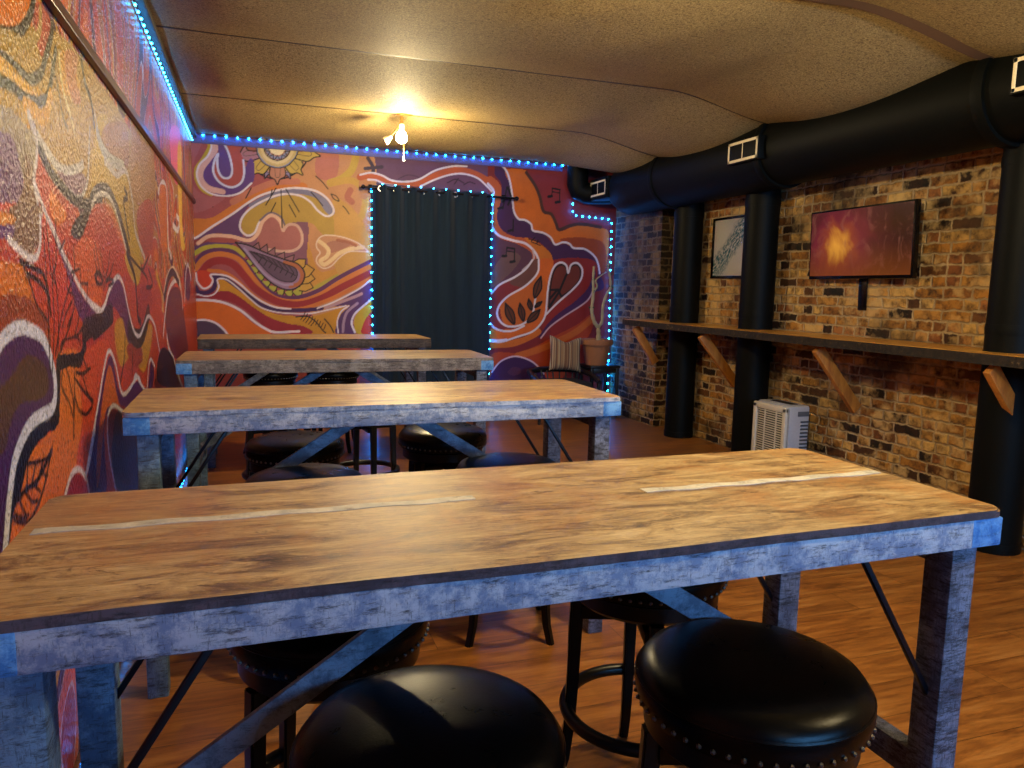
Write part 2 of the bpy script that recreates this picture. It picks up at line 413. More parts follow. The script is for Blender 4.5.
bs1|3e2e40|3.71|346,551 364,554 382,557
bs1|4a3048|1.09|418,534 436,543 454,543 467,539
bs1|3c2438|1.31|529,533 548,542 567,535
bs1|3c2438|1.31|545,531 554,544
bs1|3c2438|1.31|567,531 580,538 593,535
bs1|B4542e|7.11|335,532 358,538 382,532 403,523 433,522 467,527 504,548 541,561 573,561 606,552 632,537 652,513 656,492
bs1|D8CCD8|1.97|335,537 358,543 382,539 403,530 433,529 464,536 501,558 541,570 573,572
bs1|D8CCD8|1.97|352,528 370,528 388,521 412,519
bs1|D8CCD8|1.97|467,521 498,537 535,551 567,555 599,548 622,531 636,518
bp1|583444|0|626,430 657,414 696,405 731,392 740,374 697,332 644,295 629,258
bp1|6a4a48|0|643,349 677,386 708,373 682,336 636,302
bp1|B4542a|0|613,545 632,554 655,534 659,510 648,474 652,449 672,429 707,420 746,410 775,393 792,372 793,335 778,297 736,348 735,384 696,405 653,417 634,441 640,509 632,533
bp1|C26a1e|0|715,420 750,409 775,393 791,372 791,335 790,298 749,304 756,349 747,385
bp1|432046|0|646,589 669,567 677,546 684,511 690,476 714,459 734,450 762,433 794,407 831,410 872,399 907,368 917,338 918,300 790,298 789,372 763,404 734,419 691,421 660,435 647,463 655,499 656,538 639,561
bp1|C8641c|0|665,570 715,573 735,550 751,519 762,480 780,475 793,456 806,438 854,455 925,451 935,414 929,351 914,350 898,383 872,399 839,403 814,413 794,407 774,428 738,437 730,457 702,462 688,483 683,529
bp1|96401c|0|806,420 863,426 922,414 929,351 914,350 898,383 872,399 839,405
bp1|862c2e|0|724,578 825,581 835,520 837,469 895,465 933,463 933,448 887,457 838,453 806,440 793,460 780,479 762,484 747,529
bs1|4a2c20|3.88|717,568 739,541 752,515 762,483 782,477 795,456 803,442 829,452 862,458 912,453
bs1|D8CCD8|2.25|646,588 667,570 677,546 684,511 688,480 700,462 717,460 732,451 737,437 762,433 782,423 794,407 814,413 831,410 843,400 872,399 898,383 909,364 914,342
bs1|D8CCD8|2.75|624,537 638,519 635,473 636,441 653,422 688,412 719,406 743,387 754,363 752,337
bs1|C0a8a8|2.0|737,392 740,370 713,344
bp1|862420|0|790,370 893,374 908,327 889,243 874,183 789,152 766,215 777,273 783,332
bp1|CC601c|0|753,369 790,370 786,324 779,254 761,219 725,193 671,180 639,176 639,207 683,205 720,215 740,242 723,273 662,253 656,260 677,281 722,307 752,338
bp1|BE5e1e|0|660,253 677,278 722,303 752,331 775,312 769,254 740,219 703,210 671,216
bp1|80282a|0|637,290 657,308 693,327 725,349 741,369 753,369 750,340 720,305 677,283 656,259 652,237 663,216 683,207 647,205 638,222
bp1|6a4038|0|681,314 725,349 741,369 753,369 750,340 720,307
bp1|C4641e|0|639,176 672,176 725,188 757,207 764,188 725,168 664,159 640,159
bs1|7a2226|6.62|640,153 696,157 746,176 783,199
bp1|A83c1a|0|640,145 705,149 759,168 796,187 855,215 898,243 899,207 874,167 800,69 641,72
bs1|BE5e22|8.09|898,231 856,199 809,176 759,156 705,141
bp1|431e4c|0|903,339 894,295 867,263 824,237 787,211 766,188 758,186 778,215 807,243 853,275 887,311 896,350
bs1|C8a4b0|1.82|900,307 888,281 867,263 824,237 787,211 764,184
bp1|6c2c1e|0|779,258 783,324 793,353 810,365 825,360 830,342 837,362 852,365 866,351 864,326 844,302 806,270
bs1|15120f|1.56|783,254 786,312 795,347 811,359 824,352 825,335 806,293 783,254
bs1|15120f|1.56|828,337 838,356 852,360 861,349 860,326 839,302 814,284
bs0|15120f|2.86|825,335 808,295 783,258
bs0|15120f|2.86|784,299 805,300
bs0|15120f|2.86|805,300 814,284
bs0|15120f|2.86|785,279 801,297
bs1|D8CCD8|2.34|637,178 663,175 704,187 741,199 765,221 775,246 778,293 784,332 795,357 811,365 825,358 830,341 837,360 853,365 867,350 864,326 844,302 806,270 775,240
bs1|dcd4e8|3.68|637,178 655,177 676,179
bs1|D8CCD8|2.34|747,279 744,254 736,232 712,215 683,211 663,220 652,239 657,261 679,283 722,308 751,339 753,369
bs1|D8CCD8|2.34|737,368 721,347 693,327 657,309 637,288
bs1|D8CCD8|2.34|636,218 647,207 671,200 695,202 720,213
bp1|5c3018|0|672,266 693,245 695,217 674,237 672,266
bs1|15120f|1.82|672,266 693,245 695,217 674,237 672,266
bs0|15120f|1.04|672,266 695,217
bp1|5c3018|0|708,267 721,247 718,224 705,244 708,267
bs1|15120f|1.82|708,267 721,247 718,224 705,244 708,267
bs0|15120f|1.04|708,267 718,224
bp1|5c3018|0|760,331 762,302 745,279 743,307 760,331
bs1|15120f|1.82|760,331 762,302 745,279 743,307 760,331
bs0|15120f|1.04|760,331 745,279
bp1|5c3018|0|730,277 739,264 738,250 728,262 730,277
bs1|15120f|1.82|730,277 739,264 738,250 728,262 730,277
bs0|15120f|1.04|730,277 738,250
bp1|5c3018|0|764,271 758,261 746,257 752,267 764,271
bs1|15120f|1.82|764,271 758,261 746,257 752,267 764,271
bs0|15120f|1.04|764,271 746,257
bp1|5c3018|0|760,252 751,230 728,221 738,242 760,252
bs1|15120f|1.82|760,252 751,230 728,221 738,242 760,252
bs0|15120f|1.04|760,252 728,221
bp1|3a1648|0|641,99 660,124 685,136 709,138 739,128 760,113 774,97 775,65 641,68
bp1|50264c|0|681,102 693,114 712,111 712,98 694,94
bs1|D0b0c4|1.82|641,103 660,126 685,138 709,139 739,129 760,113 774,97
bs0|15120f|1.25|783,537 782,518
bs0|15120f|1.25|802,535 802,506
bs0|15120f|2.0|783,537 802,535
bs0|15120f|1.25|784,529 802,527
bs0|15120f|3.25|774,517 782,519
bs0|15120f|3.25|793,505 802,507
bs0|15120f|1.25|673,395 671,375
bs0|15120f|1.25|692,393 692,363
bs0|15120f|2.0|673,395 692,393
bs0|15120f|1.25|673,387 692,385
bs0|15120f|3.25|663,375 671,376
bs0|15120f|3.25|683,362 692,364
bs0|15120f|1.5|670,533 661,483
bs0|15120f|2.82|650,483 661,486
bs1|15120f|2.5|672,532 680,511 674,493
bs0|15120f|1.5|687,460 687,433
bs0|15120f|2.82|676,433 686,436
bs0|15120f|1.25|727,417 754,411
bs0|15120f|1.25|735,410 757,403
bs0|15120f|1.25|742,421 733,412
bs0|15120f|1.25|750,416 747,407
lp1|A8842c|0|402,404 497,437 557,451 669,455 840,446 984,422 964,358 780,341 667,368 619,356 536,356 493,370 476,383 388,336
lp1|CC6c14|0|411,426 498,457 486,442 464,427 407,407
lp1|A8442c|0|503,453 533,453 535,441 516,425 498,430
lp1|C8942c|0|561,443 597,440 610,430 554,414 552,428
ls1|242214|3.5|416,411 449,419 471,428 489,441 498,452
ls1|A88c4c|3|416,409 451,418 475,422 505,436 512,451
ls1|34341c|3.5|429,403 445,404 465,404 481,405 504,414 518,427 533,442 539,451
ls1|CC9c34|3.8|414,397 439,400 458,399 480,398 497,401
ls1|2c3420|3.2|412,389 443,393 466,393 486,395 504,399 521,408 544,438
ls1|C8942a|4.5|468,389 488,390 502,389 514,395 525,407
ls1|D0c080|2.2|552,437 554,425 561,415 573,408 585,398
ls1|58563c|1.5|530,431 547,412 553,401 565,395
ls1|20261c|3|620,454 628,440 649,431 657,412
lp1|B87c50|0|572,446 608,452 599,435 612,423 585,417 568,429
lp1|8c7c60|0|409,376 440,381 469,378 486,374 482,354 454,350 447,361 405,354
lp1|68466c|0|406,360 438,368 450,359 456,346 444,330 423,322 398,320
lp1|806040|0|463,364 480,353 479,339 483,326 479,317 462,313 440,312 437,323 442,335 456,346
lp1|D88420|0|400,332 420,333 435,330 429,325 398,322
lp1|5c3470|0|398,322 434,325 436,318 426,311 396,310
lp1|B4482a|0|491,370 515,362 547,355 589,350 571,339 563,324 518,322 495,340 481,351 485,367
lp1|D87a24|0|512,350 544,342 547,337 524,331 509,338
ls1|B4b0b0|3.4|474,385 485,378 509,372 532,367 559,368 595,375 607,379
lp1|806074|0|531,364 558,365 600,372 616,369 602,359 580,355 543,360
ls1|A8a4a8|2.2|495,373 511,364 538,358 570,354 590,354 608,361 623,373 638,410
ls1|16160e|4|491,371 511,362 542,355 574,351 606,352 650,357
ls1|BCb4bc|2.2|475,385 487,375 484,363 476,351 481,342 485,328 482,317
lp1|B8981c|0|666,421 719,431 705,379 645,362 634,371
ls1|C8c0b8|2.2|660,425 670,413 672,391
lp1|1c2018|0|673,370 643,357 599,346 565,334 558,325 567,321 594,325 639,338 667,347
lp1|BC981e|0|662,405 699,388 752,391 811,401 817,382 810,359 848,348 899,316 825,311 780,330 726,361 679,371 641,363 639,382
lp1|C8641e|0|638,350 676,359 716,359 758,342 799,321 836,304 612,301 623,344
lp1|8c3c24|0|633,334 689,351 729,340 752,319 728,303 612,301
lp1|9c6c34|0|718,429 818,445 818,408 764,400 719,401 681,408
lp1|A87824|0|867,455 999,463 1036,418 974,385 881,372 831,392
lp1|A8402c|0|868,371 977,394 1003,371 976,339 909,324 872,342
ls1|A8a8a4|5.2|667,412 687,403 727,400 790,404
ls1|C0b8b8|3|693,394 725,392 752,391 794,401 815,397 838,376 848,348 909,324
ls1|28261e|6|624,350 640,361 679,370 711,370 744,360 778,340 810,317 817,303
ls1|C8c0b8|2.2|631,352 647,361 678,367 706,367 734,359 767,339 798,317
ls1|28261e|3|790,384 804,377 781,370 804,338
ls1|CEC6D4|5|1063,412 1120,430 1163,423 1161,383 1160,348 1194,336
ls1|CEC6D4|5|1301,402 1345,397 1307,380 1237,383
lp1|E0607c|0|1247,523 1404,552 1416,494 1335,454 1252,463
lp1|E0b040|0|1358,515 1428,527 1397,401 1434,360 1362,357 1340,426
lp1|C8641e|0|1073,413 1120,428 1162,421 1136,346 1070,343
lp1|B83e1c|0|385,321 530,330 585,326 644,355 706,353 803,317 951,317 1100,301 1642,284 1581,27 354,164
lp1|C86a1c|0|386,306 425,307 445,306 452,300 465,285 487,273 493,264 445,280 381,279
lp1|8c3c1a|0|383,288 432,290 462,286 491,274 491,258 476,271 450,276 424,276 401,266 378,268
lp1|BC3a1e|0|489,331 515,329 544,306 551,293 556,276 528,273 512,263 497,284 494,303 485,312
lp1|CC5a1e|0|583,325 624,329 660,319 650,280 612,282 577,298 559,310
lp1|7a5c48|0|431,333 487,339 485,327 479,318 464,311 452,311 432,316
lp1|5c3470|0|389,322 432,325 433,319 411,316 388,315
lp1|B03c24|0|388,315 425,317 446,311 445,307 386,306
lp1|C87c28|0|391,328 435,329 432,325 389,321
ls1|CEC6D4|2.2|425,317 440,313 454,310 465,309 476,312 483,320 485,333
lp1|5a2458|0|504,332 522,323 545,308 561,297 590,285 649,274 684,271 683,265 621,268 581,270 562,280 551,293 543,301 524,315 507,327
lp1|5c2256|0|607,279 649,272 687,289 727,300 761,288 802,249 840,241 776,240 729,269 693,277 665,270 631,263 603,263
lp1|BC841e|0|707,262 744,265 776,240 854,242 918,251 951,245 927,224 872,203 831,212 784,228 727,223 703,245
lp1|9c3420|0|764,239 838,237 861,217 805,215 772,226
lp1|C09820|0|776,323 864,323 873,307 842,294 794,306
lp1|a02c20|0|854,290 932,294 961,276 905,262 859,258 834,267
lp1|a82a20|0|641,268 580,265 572,254 656,248
ls1|141210|9|617,263 648,266 691,271
ls1|141210|6|583,261 617,264
ls1|141210|10|779,253 820,242 869,243 922,264
ls1|1c1614|4|787,324 830,302 837,279 839,263 858,256
ls1|CEC6D4|2|478,350 494,338 511,328 522,322
ls1|CEC6D4|2.2|503,333 518,325 533,315 554,305 576,294 607,283 649,275
ls1|CEC6D4|2.2|608,282 638,275 663,279 687,291 728,302 757,295 779,273 809,250 847,243 887,253 921,260 970,248 1000,223 1036,190 1046,169
lp1|60263a|0|1132,278 1218,291 1325,281 1394,220 1418,178 1208,184 1122,214 1086,250
ls1|CEC6D4|3.4|1055,229 1087,255 1133,283 1206,298 1282,300 1337,284 1351,255
ls1|c8b0a0|4.5|1056,264 1114,299 1213,318 1315,300 1342,278
ls1|2c2030|6|1083,276 1140,302 1211,313 1297,297
ls1|CEC6D4|4|1101,226 1119,206 1179,187
lp1|5c2850|0|1394,317 1481,332 1537,305 1499,269 1416,273
ls1|CEC6D4|4|1394,267 1431,311 1489,331 1551,305
ls1|C8941e|6.8|1008,308 1054,289 1067,264
lp1|1c1014|0|1040,215 1179,187 1285,133 1045,164 970,188
ls1|B0a8a8|3|1179,187 1243,153 1302,130
lp1|CE6a1e|0|505,254 576,249 613,233 596,195 566,169 549,174 520,177 493,168 438,167 393,169 395,181 438,208 499,215
lp1|C0441c|0|576,249 670,251 644,230 611,211 582,179 560,169 538,178 562,204 562,232
lp1|4c1e56|0|678,238 718,200 818,199 873,178 867,157 735,179 656,192 635,179 632,134 567,152 578,170 616,202
lp1|C05a1c|0|670,231 706,195 737,186 662,198 638,189 613,155 598,149 613,184
lp1|7c2418|0|661,195 695,193 758,175 788,96 686,119 653,166
lp1|241014|0|683,184 781,167 1028,31 696,116
lp1|8a2216|0|505,167 518,175 537,174 560,163 568,150
ls1|CEC6D4|2|563,164 617,205 648,230 673,242 700,228 731,198 819,203 845,191
ls1|CEC6D4|1.8|676,122 652,162 652,189 680,196 727,183
ls1|CEC6D4|2|796,204 812,206 842,193 881,182 904,204 926,211 958,199
lp1|3c1c50|0|897,183 925,207 949,195 930,179
ls1|CEC6D4|2|602,190 583,175 565,166 552,172 538,176 521,175 505,167
ls1|CEC6D4|1.5|564,166 570,157 573,148
lp1|401c50|0|385,258 404,268 418,271 449,272 468,268 487,257 495,241 493,230 482,224 458,224 439,223 424,218 412,211 403,202 395,188 387,172 368,173
lp1|4a2e18|0|382,243 413,251 444,259 475,251 483,239 467,233 427,236 409,229 399,219 377,219
lp1|0e0c0b|0|503,251 512,250 503,218 495,212 477,212 456,211 442,208 432,204 418,193 405,186 397,175 392,176 404,194 415,208 429,217 448,222 487,223 497,229
ls1|C8c8e0|3.8|386,260 401,268 415,272 435,274 456,271 475,266 489,255 497,241 495,229 484,224 460,224 442,223 426,218 413,211 406,203 399,192 394,182 389,172
lp1|0e0c0b|0|508,253 546,251 571,251 585,264 596,263 578,246 563,240 530,244 508,245
ls1|0e0c0b|6|582,254 585,265 609,267 654,268
ls1|0e0c0b|1.8|442,307 466,304 486,300 496,286
ls1|0e0c0b|1.8|453,301 475,297 491,290 496,278
ls1|0e0c0b|1.1|445,306 458,295 468,284 488,275
ls1|0e0c0b|1.1|487,245 489,265 491,284 491,308 490,326
ls1|0e0c0b|1.1|492,245 503,274 504,298 515,309 520,334
ls1|0e0c0b|1.1|504,243 513,273 513,293 507,310
ls1|0e0c0b|1.1|502,254 519,274 541,290 563,304 564,321
ls1|0e0c0b|1.1|510,253 546,272 559,287 541,293 546,315
ls1|0e0c0b|1.1|522,269 533,277 553,285
ls1|0e0c0b|1.1|536,269 546,274 551,276
ls1|0e0c0b|1.1|553,261 571,275 579,286 581,306
ls1|0e0c0b|1.1|574,263 590,274 604,297
ls1|0e0c0b|1.1|515,258 525,261 563,262 586,270
ls1|0e0c0b|1.1|553,262 567,258 569,255
ls1|0e0c0b|1.1|524,315 541,323
ls1|0e0c0b|1.1|553,303 579,306
ls1|0e0c0b|1.1|582,296 604,296
ls1|0e0c0b|1.1|498,332 502,303 512,295
ls1|0e0c0b|1.1|636,327 645,313 650,306
ls1|0e0c0b|1.2|643,304 634,299 654,295
ls1|0e0c0b|1.2|517,244 512,234 529,221 536,212
ls1|0e0c0b|1.2|527,243 536,229 540,218 536,197
ls1|0e0c0b|1.2|548,241 543,220 535,197
ls1|0e0c0b|1.2|547,235 565,226 601,210
ls1|0e0c0b|1.2|575,245 587,237
ls1|0e0c0b|1.2|572,233 585,219 601,212
ls1|0e0c0b|1.4|544,225 554,213 576,206 597,208
ls1|0e0c0b|1.4|552,238 572,235 598,236
ls1|0e0c0b|1.4|553,232 570,224 598,212
ls1|0e0c0b|1.3|429,205 457,200 474,199 482,202 473,195 464,187 449,179 432,175 420,177 407,182 404,187 409,191 418,196 424,201 429,205
ls1|0e0c0b|1.8|409,190 426,192 445,191 459,194 478,200
ls1|0e0c0b|1.2|433,204 429,193
ls1|0e0c0b|1.2|447,201 438,192
ls1|0e0c0b|1.2|460,198 454,194
ls1|0e0c0b|1.2|426,191 437,183 447,181
ls1|0e0c0b|1.2|443,190 453,184
ls1|0e0c0b|1.2|414,191 424,180
ls1|0e0c0b|1.2|457,194 467,189
ls1|0e0c0b|1.2|407,185 418,180 429,178
ls1|0e0c0b|1.2|631,321 639,306 656,299 662,292
ls1|0e0c0b|1.2|654,322 660,313 669,302
ls1|0e0c0b|1.2|696,322 688,311 673,301
ls1|0e0c0b|1.2|712,314 695,304 672,298
ls1|0e0c0b|1.2|664,299 669,292
ls1|0e0c0b|1.5|630,302 642,305 660,301 655,296 636,296 630,302
ls1|0e0c0b|1.5|672,297 694,300 707,297 684,294
ls1|0e0c0b|1.8|787,324 861,313 918,303 930,290
ls1|0e0c0b|1.8|942,327 889,311 877,319
ls1|0e0c0b|1.8|755,249 744,228 718,210
ls1|0e0c0b|1.8|797,231 784,208
ls1|0e0c0b|1.8|1180,341 1162,330
ls1|0e0c0b|1.8|1028,306 1054,292 1084,279
ls1|0e0c0b|2.4|937,312 967,297 948,292 915,292
"""
def spline(pts, closed, n=5):
    P = np.array(pts, float)
    if len(P) < 3: return P
    if closed: Q = np.vstack([P[-1:], P, P[:2]])
    else: Q = np.vstack([2 * P[0] - P[1], P, 2 * P[-1] - P[-2]])
    out = []
    for i in range(1, len(Q) - 2):
        p0, p1, p2, p3 = Q[i-1:i+3]
        for k in range(n):
            s = k / n
            out.append(.5 * (2 * p1 + (p2 - p0) * s + (2 * p0 - 5 * p1 + 4 * p2 - p3) * s * s + (3 * p1 - p0 - 3 * p2 + p3) * s ** 3))
    if not closed: out.append(P[-1])
    return np.array(out)
def paint(img, xs, zs, wall):
    for line in MURAL.strip().split('\n'):
        if line[0] != wall: continue
        a, c, wd, ps = line.split('|'); kind, sm = a[1], a[2] == '1'; wd = float(wd)
        pts = [tuple(int(q) / 2 for q in p.split(',')) for p in ps.split()]
        rgb = np.array(lin(c)[:3])
        cl = kind == 'p'
        P = spline(pts, cl) if sm else np.array(pts, float)
        pad = .6 if cl else wd / 2 + .8
        i0, i1 = np.searchsorted(xs, [P[:, 0].min() - pad, P[:, 0].max() + pad]); j0, j1 = np.searchsorted(zs, [P[:, 1].min() - pad, P[:, 1].max() + pad])
        if i1 <= i0 or j1 <= j0: continue
        X, Z = np.meshgrid(xs[i0:i1], zs[j0:j1])
        if cl:
            ins = np.zeros(X.shape, bool); Q = np.roll(P, -1, 0)
            for (x1, z1), (x2, z2) in zip(P, Q):
                if z1 == z2: continue
                m = (Z > min(z1, z2)) & (Z <= max(z1, z2)); ins ^= m & (X < x1 + (Z - z1) * (x2 - x1) / (z2 - z1))
            al = ins.astype(float)
        else:
            d2 = np.full(X.shape, 1e9)
            for (x1, z1), (x2, z2) in zip(P[:-1], P[1:]):
                dx, dz = x2 - x1, z2 - z1; L = dx * dx + dz * dz + 1e-9
                s = np.clip(((X - x1) * dx + (Z - z1) * dz) / L, 0, 1)
                d2 = np.minimum(d2, (X - x1 - s * dx) ** 2 + (Z - z1 - s * dz) ** 2)
            al = np.clip((wd / 2 - np.sqrt(d2)) / .5 + .5, 0, 1)
        R = img[j0:j1, i0:i1]; R += (rgb - R) * al[..., None]
def swirl(X, Z, seed, pal, fx, fz, white=.06):
    s = seed
    a = X / fx * 1.0 + .9 * np.sin(Z / 31 + s) + .5 * np.sin(X / 37 + Z / 23 + 2 * s) + .35 * np.sin(Z / 11 - X / 29 + s)
    b = Z / fz + .8 * np.sin(X / 33 + 1.3 * s) + .5 * np.sin(Z / 27 - X / 19)
    f = 2.2 * np.sin(a * 1.1) + 1.9 * np.sin(b * 1.2 + 1.1 * np.sin(a * .7)) + .3 * np.sin(a * 2.3 + b)
    k = np.floor(f * 1.7).astype(int); fr = f * 1.7 - k
    out = pal[k % len(pal)].copy()
    wm = (fr < white) & (k % 3 != 1); out[wm] = lin('#C8BEC8')[:3]
    km = (fr > 1 - white * .6) & (k % 3 == 1); out[km] = lin('#141010')[:3]
    return out
def wall_mesh(name, mat, xs, zs, img, place):
    nx, nz = len(xs), len(zs); X, Z = np.meshgrid(xs / 100, zs / 100)
    co = place(X.ravel(), Z.ravel()).astype(np.float32)
    idx = np.arange(nx * nz).reshape(nz, nx); q = np.stack([idx[:-1, :-1], idx[:-1, 1:], idx[1:, 1:], idx[1:, :-1]], -1).reshape(-1, 4)
    me = bpy.data.meshes.new(name); me.vertices.add(nx * nz); me.vertices.foreach_set('co', co.ravel())
    me.loops.add(q.size); me.loops.foreach_set('vertex_index', q.ravel().astype(np.int32))
    me.polygons.add(len(q)); me.polygons.foreach_set('loop_start', np.arange(0, q.size, 4, dtype=np.int32))
    me.update(calc_edges=True)
    at = me.color_attributes.new('paint', 'FLOAT_COLOR', 'POINT')
    rgba = np.ones((nx * nz, 4), np.float32); rgba[:, :3] = img.reshape(-1, 3); at.data.foreach_set('color', rgba.ravel())
    me.validate(); me.materials.append(mat)
    o = bpy.data.objects.new(name, me); col.objects.link(o); return struct(o)
def paint_mat(name, rough, bscale, bstr, bdist, spec=.5, bump_shade=0):
    t = NT(name); a = t.node('ShaderNodeVertexColor', layer_name='paint'); v = t.pos()
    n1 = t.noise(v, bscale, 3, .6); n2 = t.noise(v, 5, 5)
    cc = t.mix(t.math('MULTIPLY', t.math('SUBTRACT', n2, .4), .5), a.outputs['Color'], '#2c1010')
    cc = t.mix(t.ramp(n1, [(.50, (0, 0, 0, 1)), (.66, (bump_shade, bump_shade, bump_shade, 1))]), cc, '#2a1c10'); t.base(cc)  # dark flecks on the bump noise: recess shade put into the colour
    t.rough(rough); t.b.inputs['Specular IOR Level'].default_value = spec
    vo = t.node('ShaderNodeTexVoronoi'); vo.inputs['Scale'].default_value = bscale * 1.1; t.link(v, vo.inputs['Vector'])
    t.bump(t.math('ADD', n1, t.math('MULTIPLY', vo.outputs['Distance'], .6)), bstr, bdist); return t.m
ML = paint_mat('glossy_shade_stippled_mural_paint', .30, 62, .5, .010, .26, .65)
MB = paint_mat('satin_mural_paint', .55, 90, .12, .004, .3, .12)
pal = np.array([lin(h)[:3] for h in ('#B8401a', '#CC681a', '#84241c', '#C08e28', '#4c1c44', '#C8581c', '#9c321e', '#A8702c')])
xs = np.arange(0, XW * 100 + .1, .8); zs = np.arange(0, H * 100 + .1, .8); img = np.zeros((len(zs), len(xs), 3)); img[:] = lin('#8c2c20')[:3]
paint(img, xs, zs, 'b')
wall_mesh('wall_far', MB, xs, zs, img, lambda X, Z: np.stack([X, np.full_like(X, D), Z], -1))
ys = [YB * 100]
while ys[-1] < D * 100:
    y = ys[-1]; ys.append(y + (3 if y < 150 else .55 if y < 260 else .9 if y < 400 else 1.4))
ys = np.array(ys); ys[-1] = D * 100; zs = np.arange(0, H * 100 + .1, .65)
X, Z = np.meshgrid(ys, zs); img = swirl(X, Z, .7, pal, 20, 34, .10)
up = Z > 230; pal2 = pal[[0, 1, 3, 2, 7, 5, 0, 4]]; im2 = swirl(X, Z, 2.1, pal2, 13, 52, .09); img[up] = im2[up]
paint(img, ys, zs, 'l')
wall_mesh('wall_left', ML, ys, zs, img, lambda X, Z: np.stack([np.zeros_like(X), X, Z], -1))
del img, im2, X, Z

# ---------------------------------------------------------------- brick walls
def brick_mat(name, axis, rows_dark, tint):
    t = NT(name); g = t.node('ShaderNodeNewGeometry'); s = t.node('ShaderNodeSeparateXYZ'); t.link(g.outputs['Position'], s.inputs[0])
    v = t.pos()
    wob = t.math('MULTIPLY', t.math('SUBTRACT', t.noise(v, 3.5, 2), .5), .05)
    wob2 = t.math('MULTIPLY', t.math('SUBTRACT', t.noise(v, 20, 3), .5), .034)
    Y = t.math('ADD', s.outputs[axis], t.math('ADD', wob, wob2)); Zc = t.math('ADD', s.outputs[2], t.math('ADD', t.math('MULTIPLY', wob, .45), wob2))
    BH, BL = .0745, .222
    zr = t.math('DIVIDE', Zc, BH); row = t.math('FLOOR', zr); fz = t.math('FRACT', zr)
    wn0 = t.node('ShaderNodeTexWhiteNoise', noise_dimensions='1D'); t.link(row, wn0.inputs['W'])
    yr = t.math('ADD', t.math('DIVIDE', Y, BL), t.math('ADD', t.math('MULTIPLY', row, .5), t.math('MULTIPLY', wn0.outputs[0], .28)))
    cl = t.math('FLOOR', yr); fy = t.math('FRACT', yr)
    # some bricks are headers: split in two
    cv = t.node('ShaderNodeCombineXYZ'); t.link(cl, cv.inputs[0]); t.link(row, cv.inputs[1])
    wn1 = t.node('ShaderNodeTexWhiteNoise', noise_dimensions='3D'); t.link(cv.outputs[0], wn1.inputs['Vector'])
    split = t.math('GREATER_THAN', wn1.outputs['Value'], .68)
    half = t.math('MULTIPLY', split, t.math('GREATER_THAN', fy, .5))
    fy2 = t.mix(split, fy, t.math('FRACT', t.math('MULTIPLY', fy, 2)))
    ex = t.math('MULTIPLY', t.math('MINIMUM', fy2, t.math('SUBTRACT', 1, fy2)), t.math('MULTIPLY_ADD', split, -BL / 2, BL))
    ez = t.math('MULTIPLY', t.math('MINIMUM', fz, t.math('SUBTRACT', 1, fz)), BH)
    d = t.math('MINIMUM', ex, ez)
    d = t.math('ADD', d, t.math('MULTIPLY', t.math('SUBTRACT', t.noise(v, 55, 3), .5), .008))
    mort = t.ramp(d, [(.0055, (1, 1, 1, 1)), (.0105, (0, 0, 0, 1))])
    cv2 = t.node('ShaderNodeCombineXYZ'); t.link(cl, cv2.inputs[0]); t.link(row, cv2.inputs[1]); t.link(half, cv2.inputs[2])
    wn = t.node('ShaderNodeTexWhiteNoise', noise_dimensions='3D'); t.link(cv2.outputs[0], wn.inputs['Vector'])
    val = wn.outputs['Value']
    dk = rows_dark
    c = t.ramp(val, [(0, '#0d0b0a'), (dk, '#1a120d'), (dk + .03, '#4c3018'), (dk + .16, '#865628'), (dk + .36, '#b07c34'), (dk + .6, '#cca864'), (dk + .75, '#a8703c'), (.99, '#7c4a28')])
    n = t.noise(v, 14, 5, .65); c = t.mix(t.ramp(n, [(.42, (0, 0, 0, 1)), (.68, (1, 1, 1, 1))]), c, '#3c2110')
    n3 = t.noise(v, 5, 4, .6); c = t.mix(t.ramp(n3, [(.5, (0, 0, 0, 1)), (.62, (.75, .75, .75, 1))]), c, '#ccac74')
    mc = t.mix(t.noise(v, 9, 4), '#6c583c', '#d4bc94')
    c = t.mix(mort, c, mc)
    n4 = t.noise(v, 1.6, 4, .7); c = t.mix(t.ramp(n4, [(.50, (0, 0, 0, 1)), (.66, (.85, .85, .85, 1))]), c, '#2c2014')
    if tint:     # chimney breast darkens above shelf height
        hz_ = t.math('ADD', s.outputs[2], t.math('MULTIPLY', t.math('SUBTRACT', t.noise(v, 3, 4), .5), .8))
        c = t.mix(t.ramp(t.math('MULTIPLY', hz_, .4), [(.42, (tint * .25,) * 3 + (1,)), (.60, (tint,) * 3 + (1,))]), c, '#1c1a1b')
    t.base(c); t.rough(.72); t.b.inputs['Specular IOR Level'].default_value = .35
    hh = t.math('ADD', t.ramp(d, [(.002, (0, 0, 0, 1)), (.012, (1, 1, 1, 1))]), t.math('MULTIPLY', t.noise(v, 60, 4), .5))
    t.bump(hh, .8, .012); return t.m
BRICK = brick_mat('old_brick', 1, .10, 0); BRICKD = brick_mat('dark_upper_brick', 1, .24, .72); BRICKX = brick_mat('black_painted_brick', 0, .6, .75)
struct(obj('wall_right', boxes(((XW + .06, (D + YB) / 2, H / 2), (.12, D - YB + .2, H + .1))), BRICK, smooth=False))
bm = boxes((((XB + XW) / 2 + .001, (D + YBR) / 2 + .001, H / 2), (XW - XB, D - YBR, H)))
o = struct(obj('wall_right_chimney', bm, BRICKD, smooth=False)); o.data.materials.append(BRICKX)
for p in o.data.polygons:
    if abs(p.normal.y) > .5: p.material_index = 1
DARK = plain('dark_plaster', '#1c1a1c', .8)
struct(obj('wall_near', boxes(((XW / 2, YB - .06, H / 2), (XW + .3, .12, H + .1))), DARK, smooth=False))

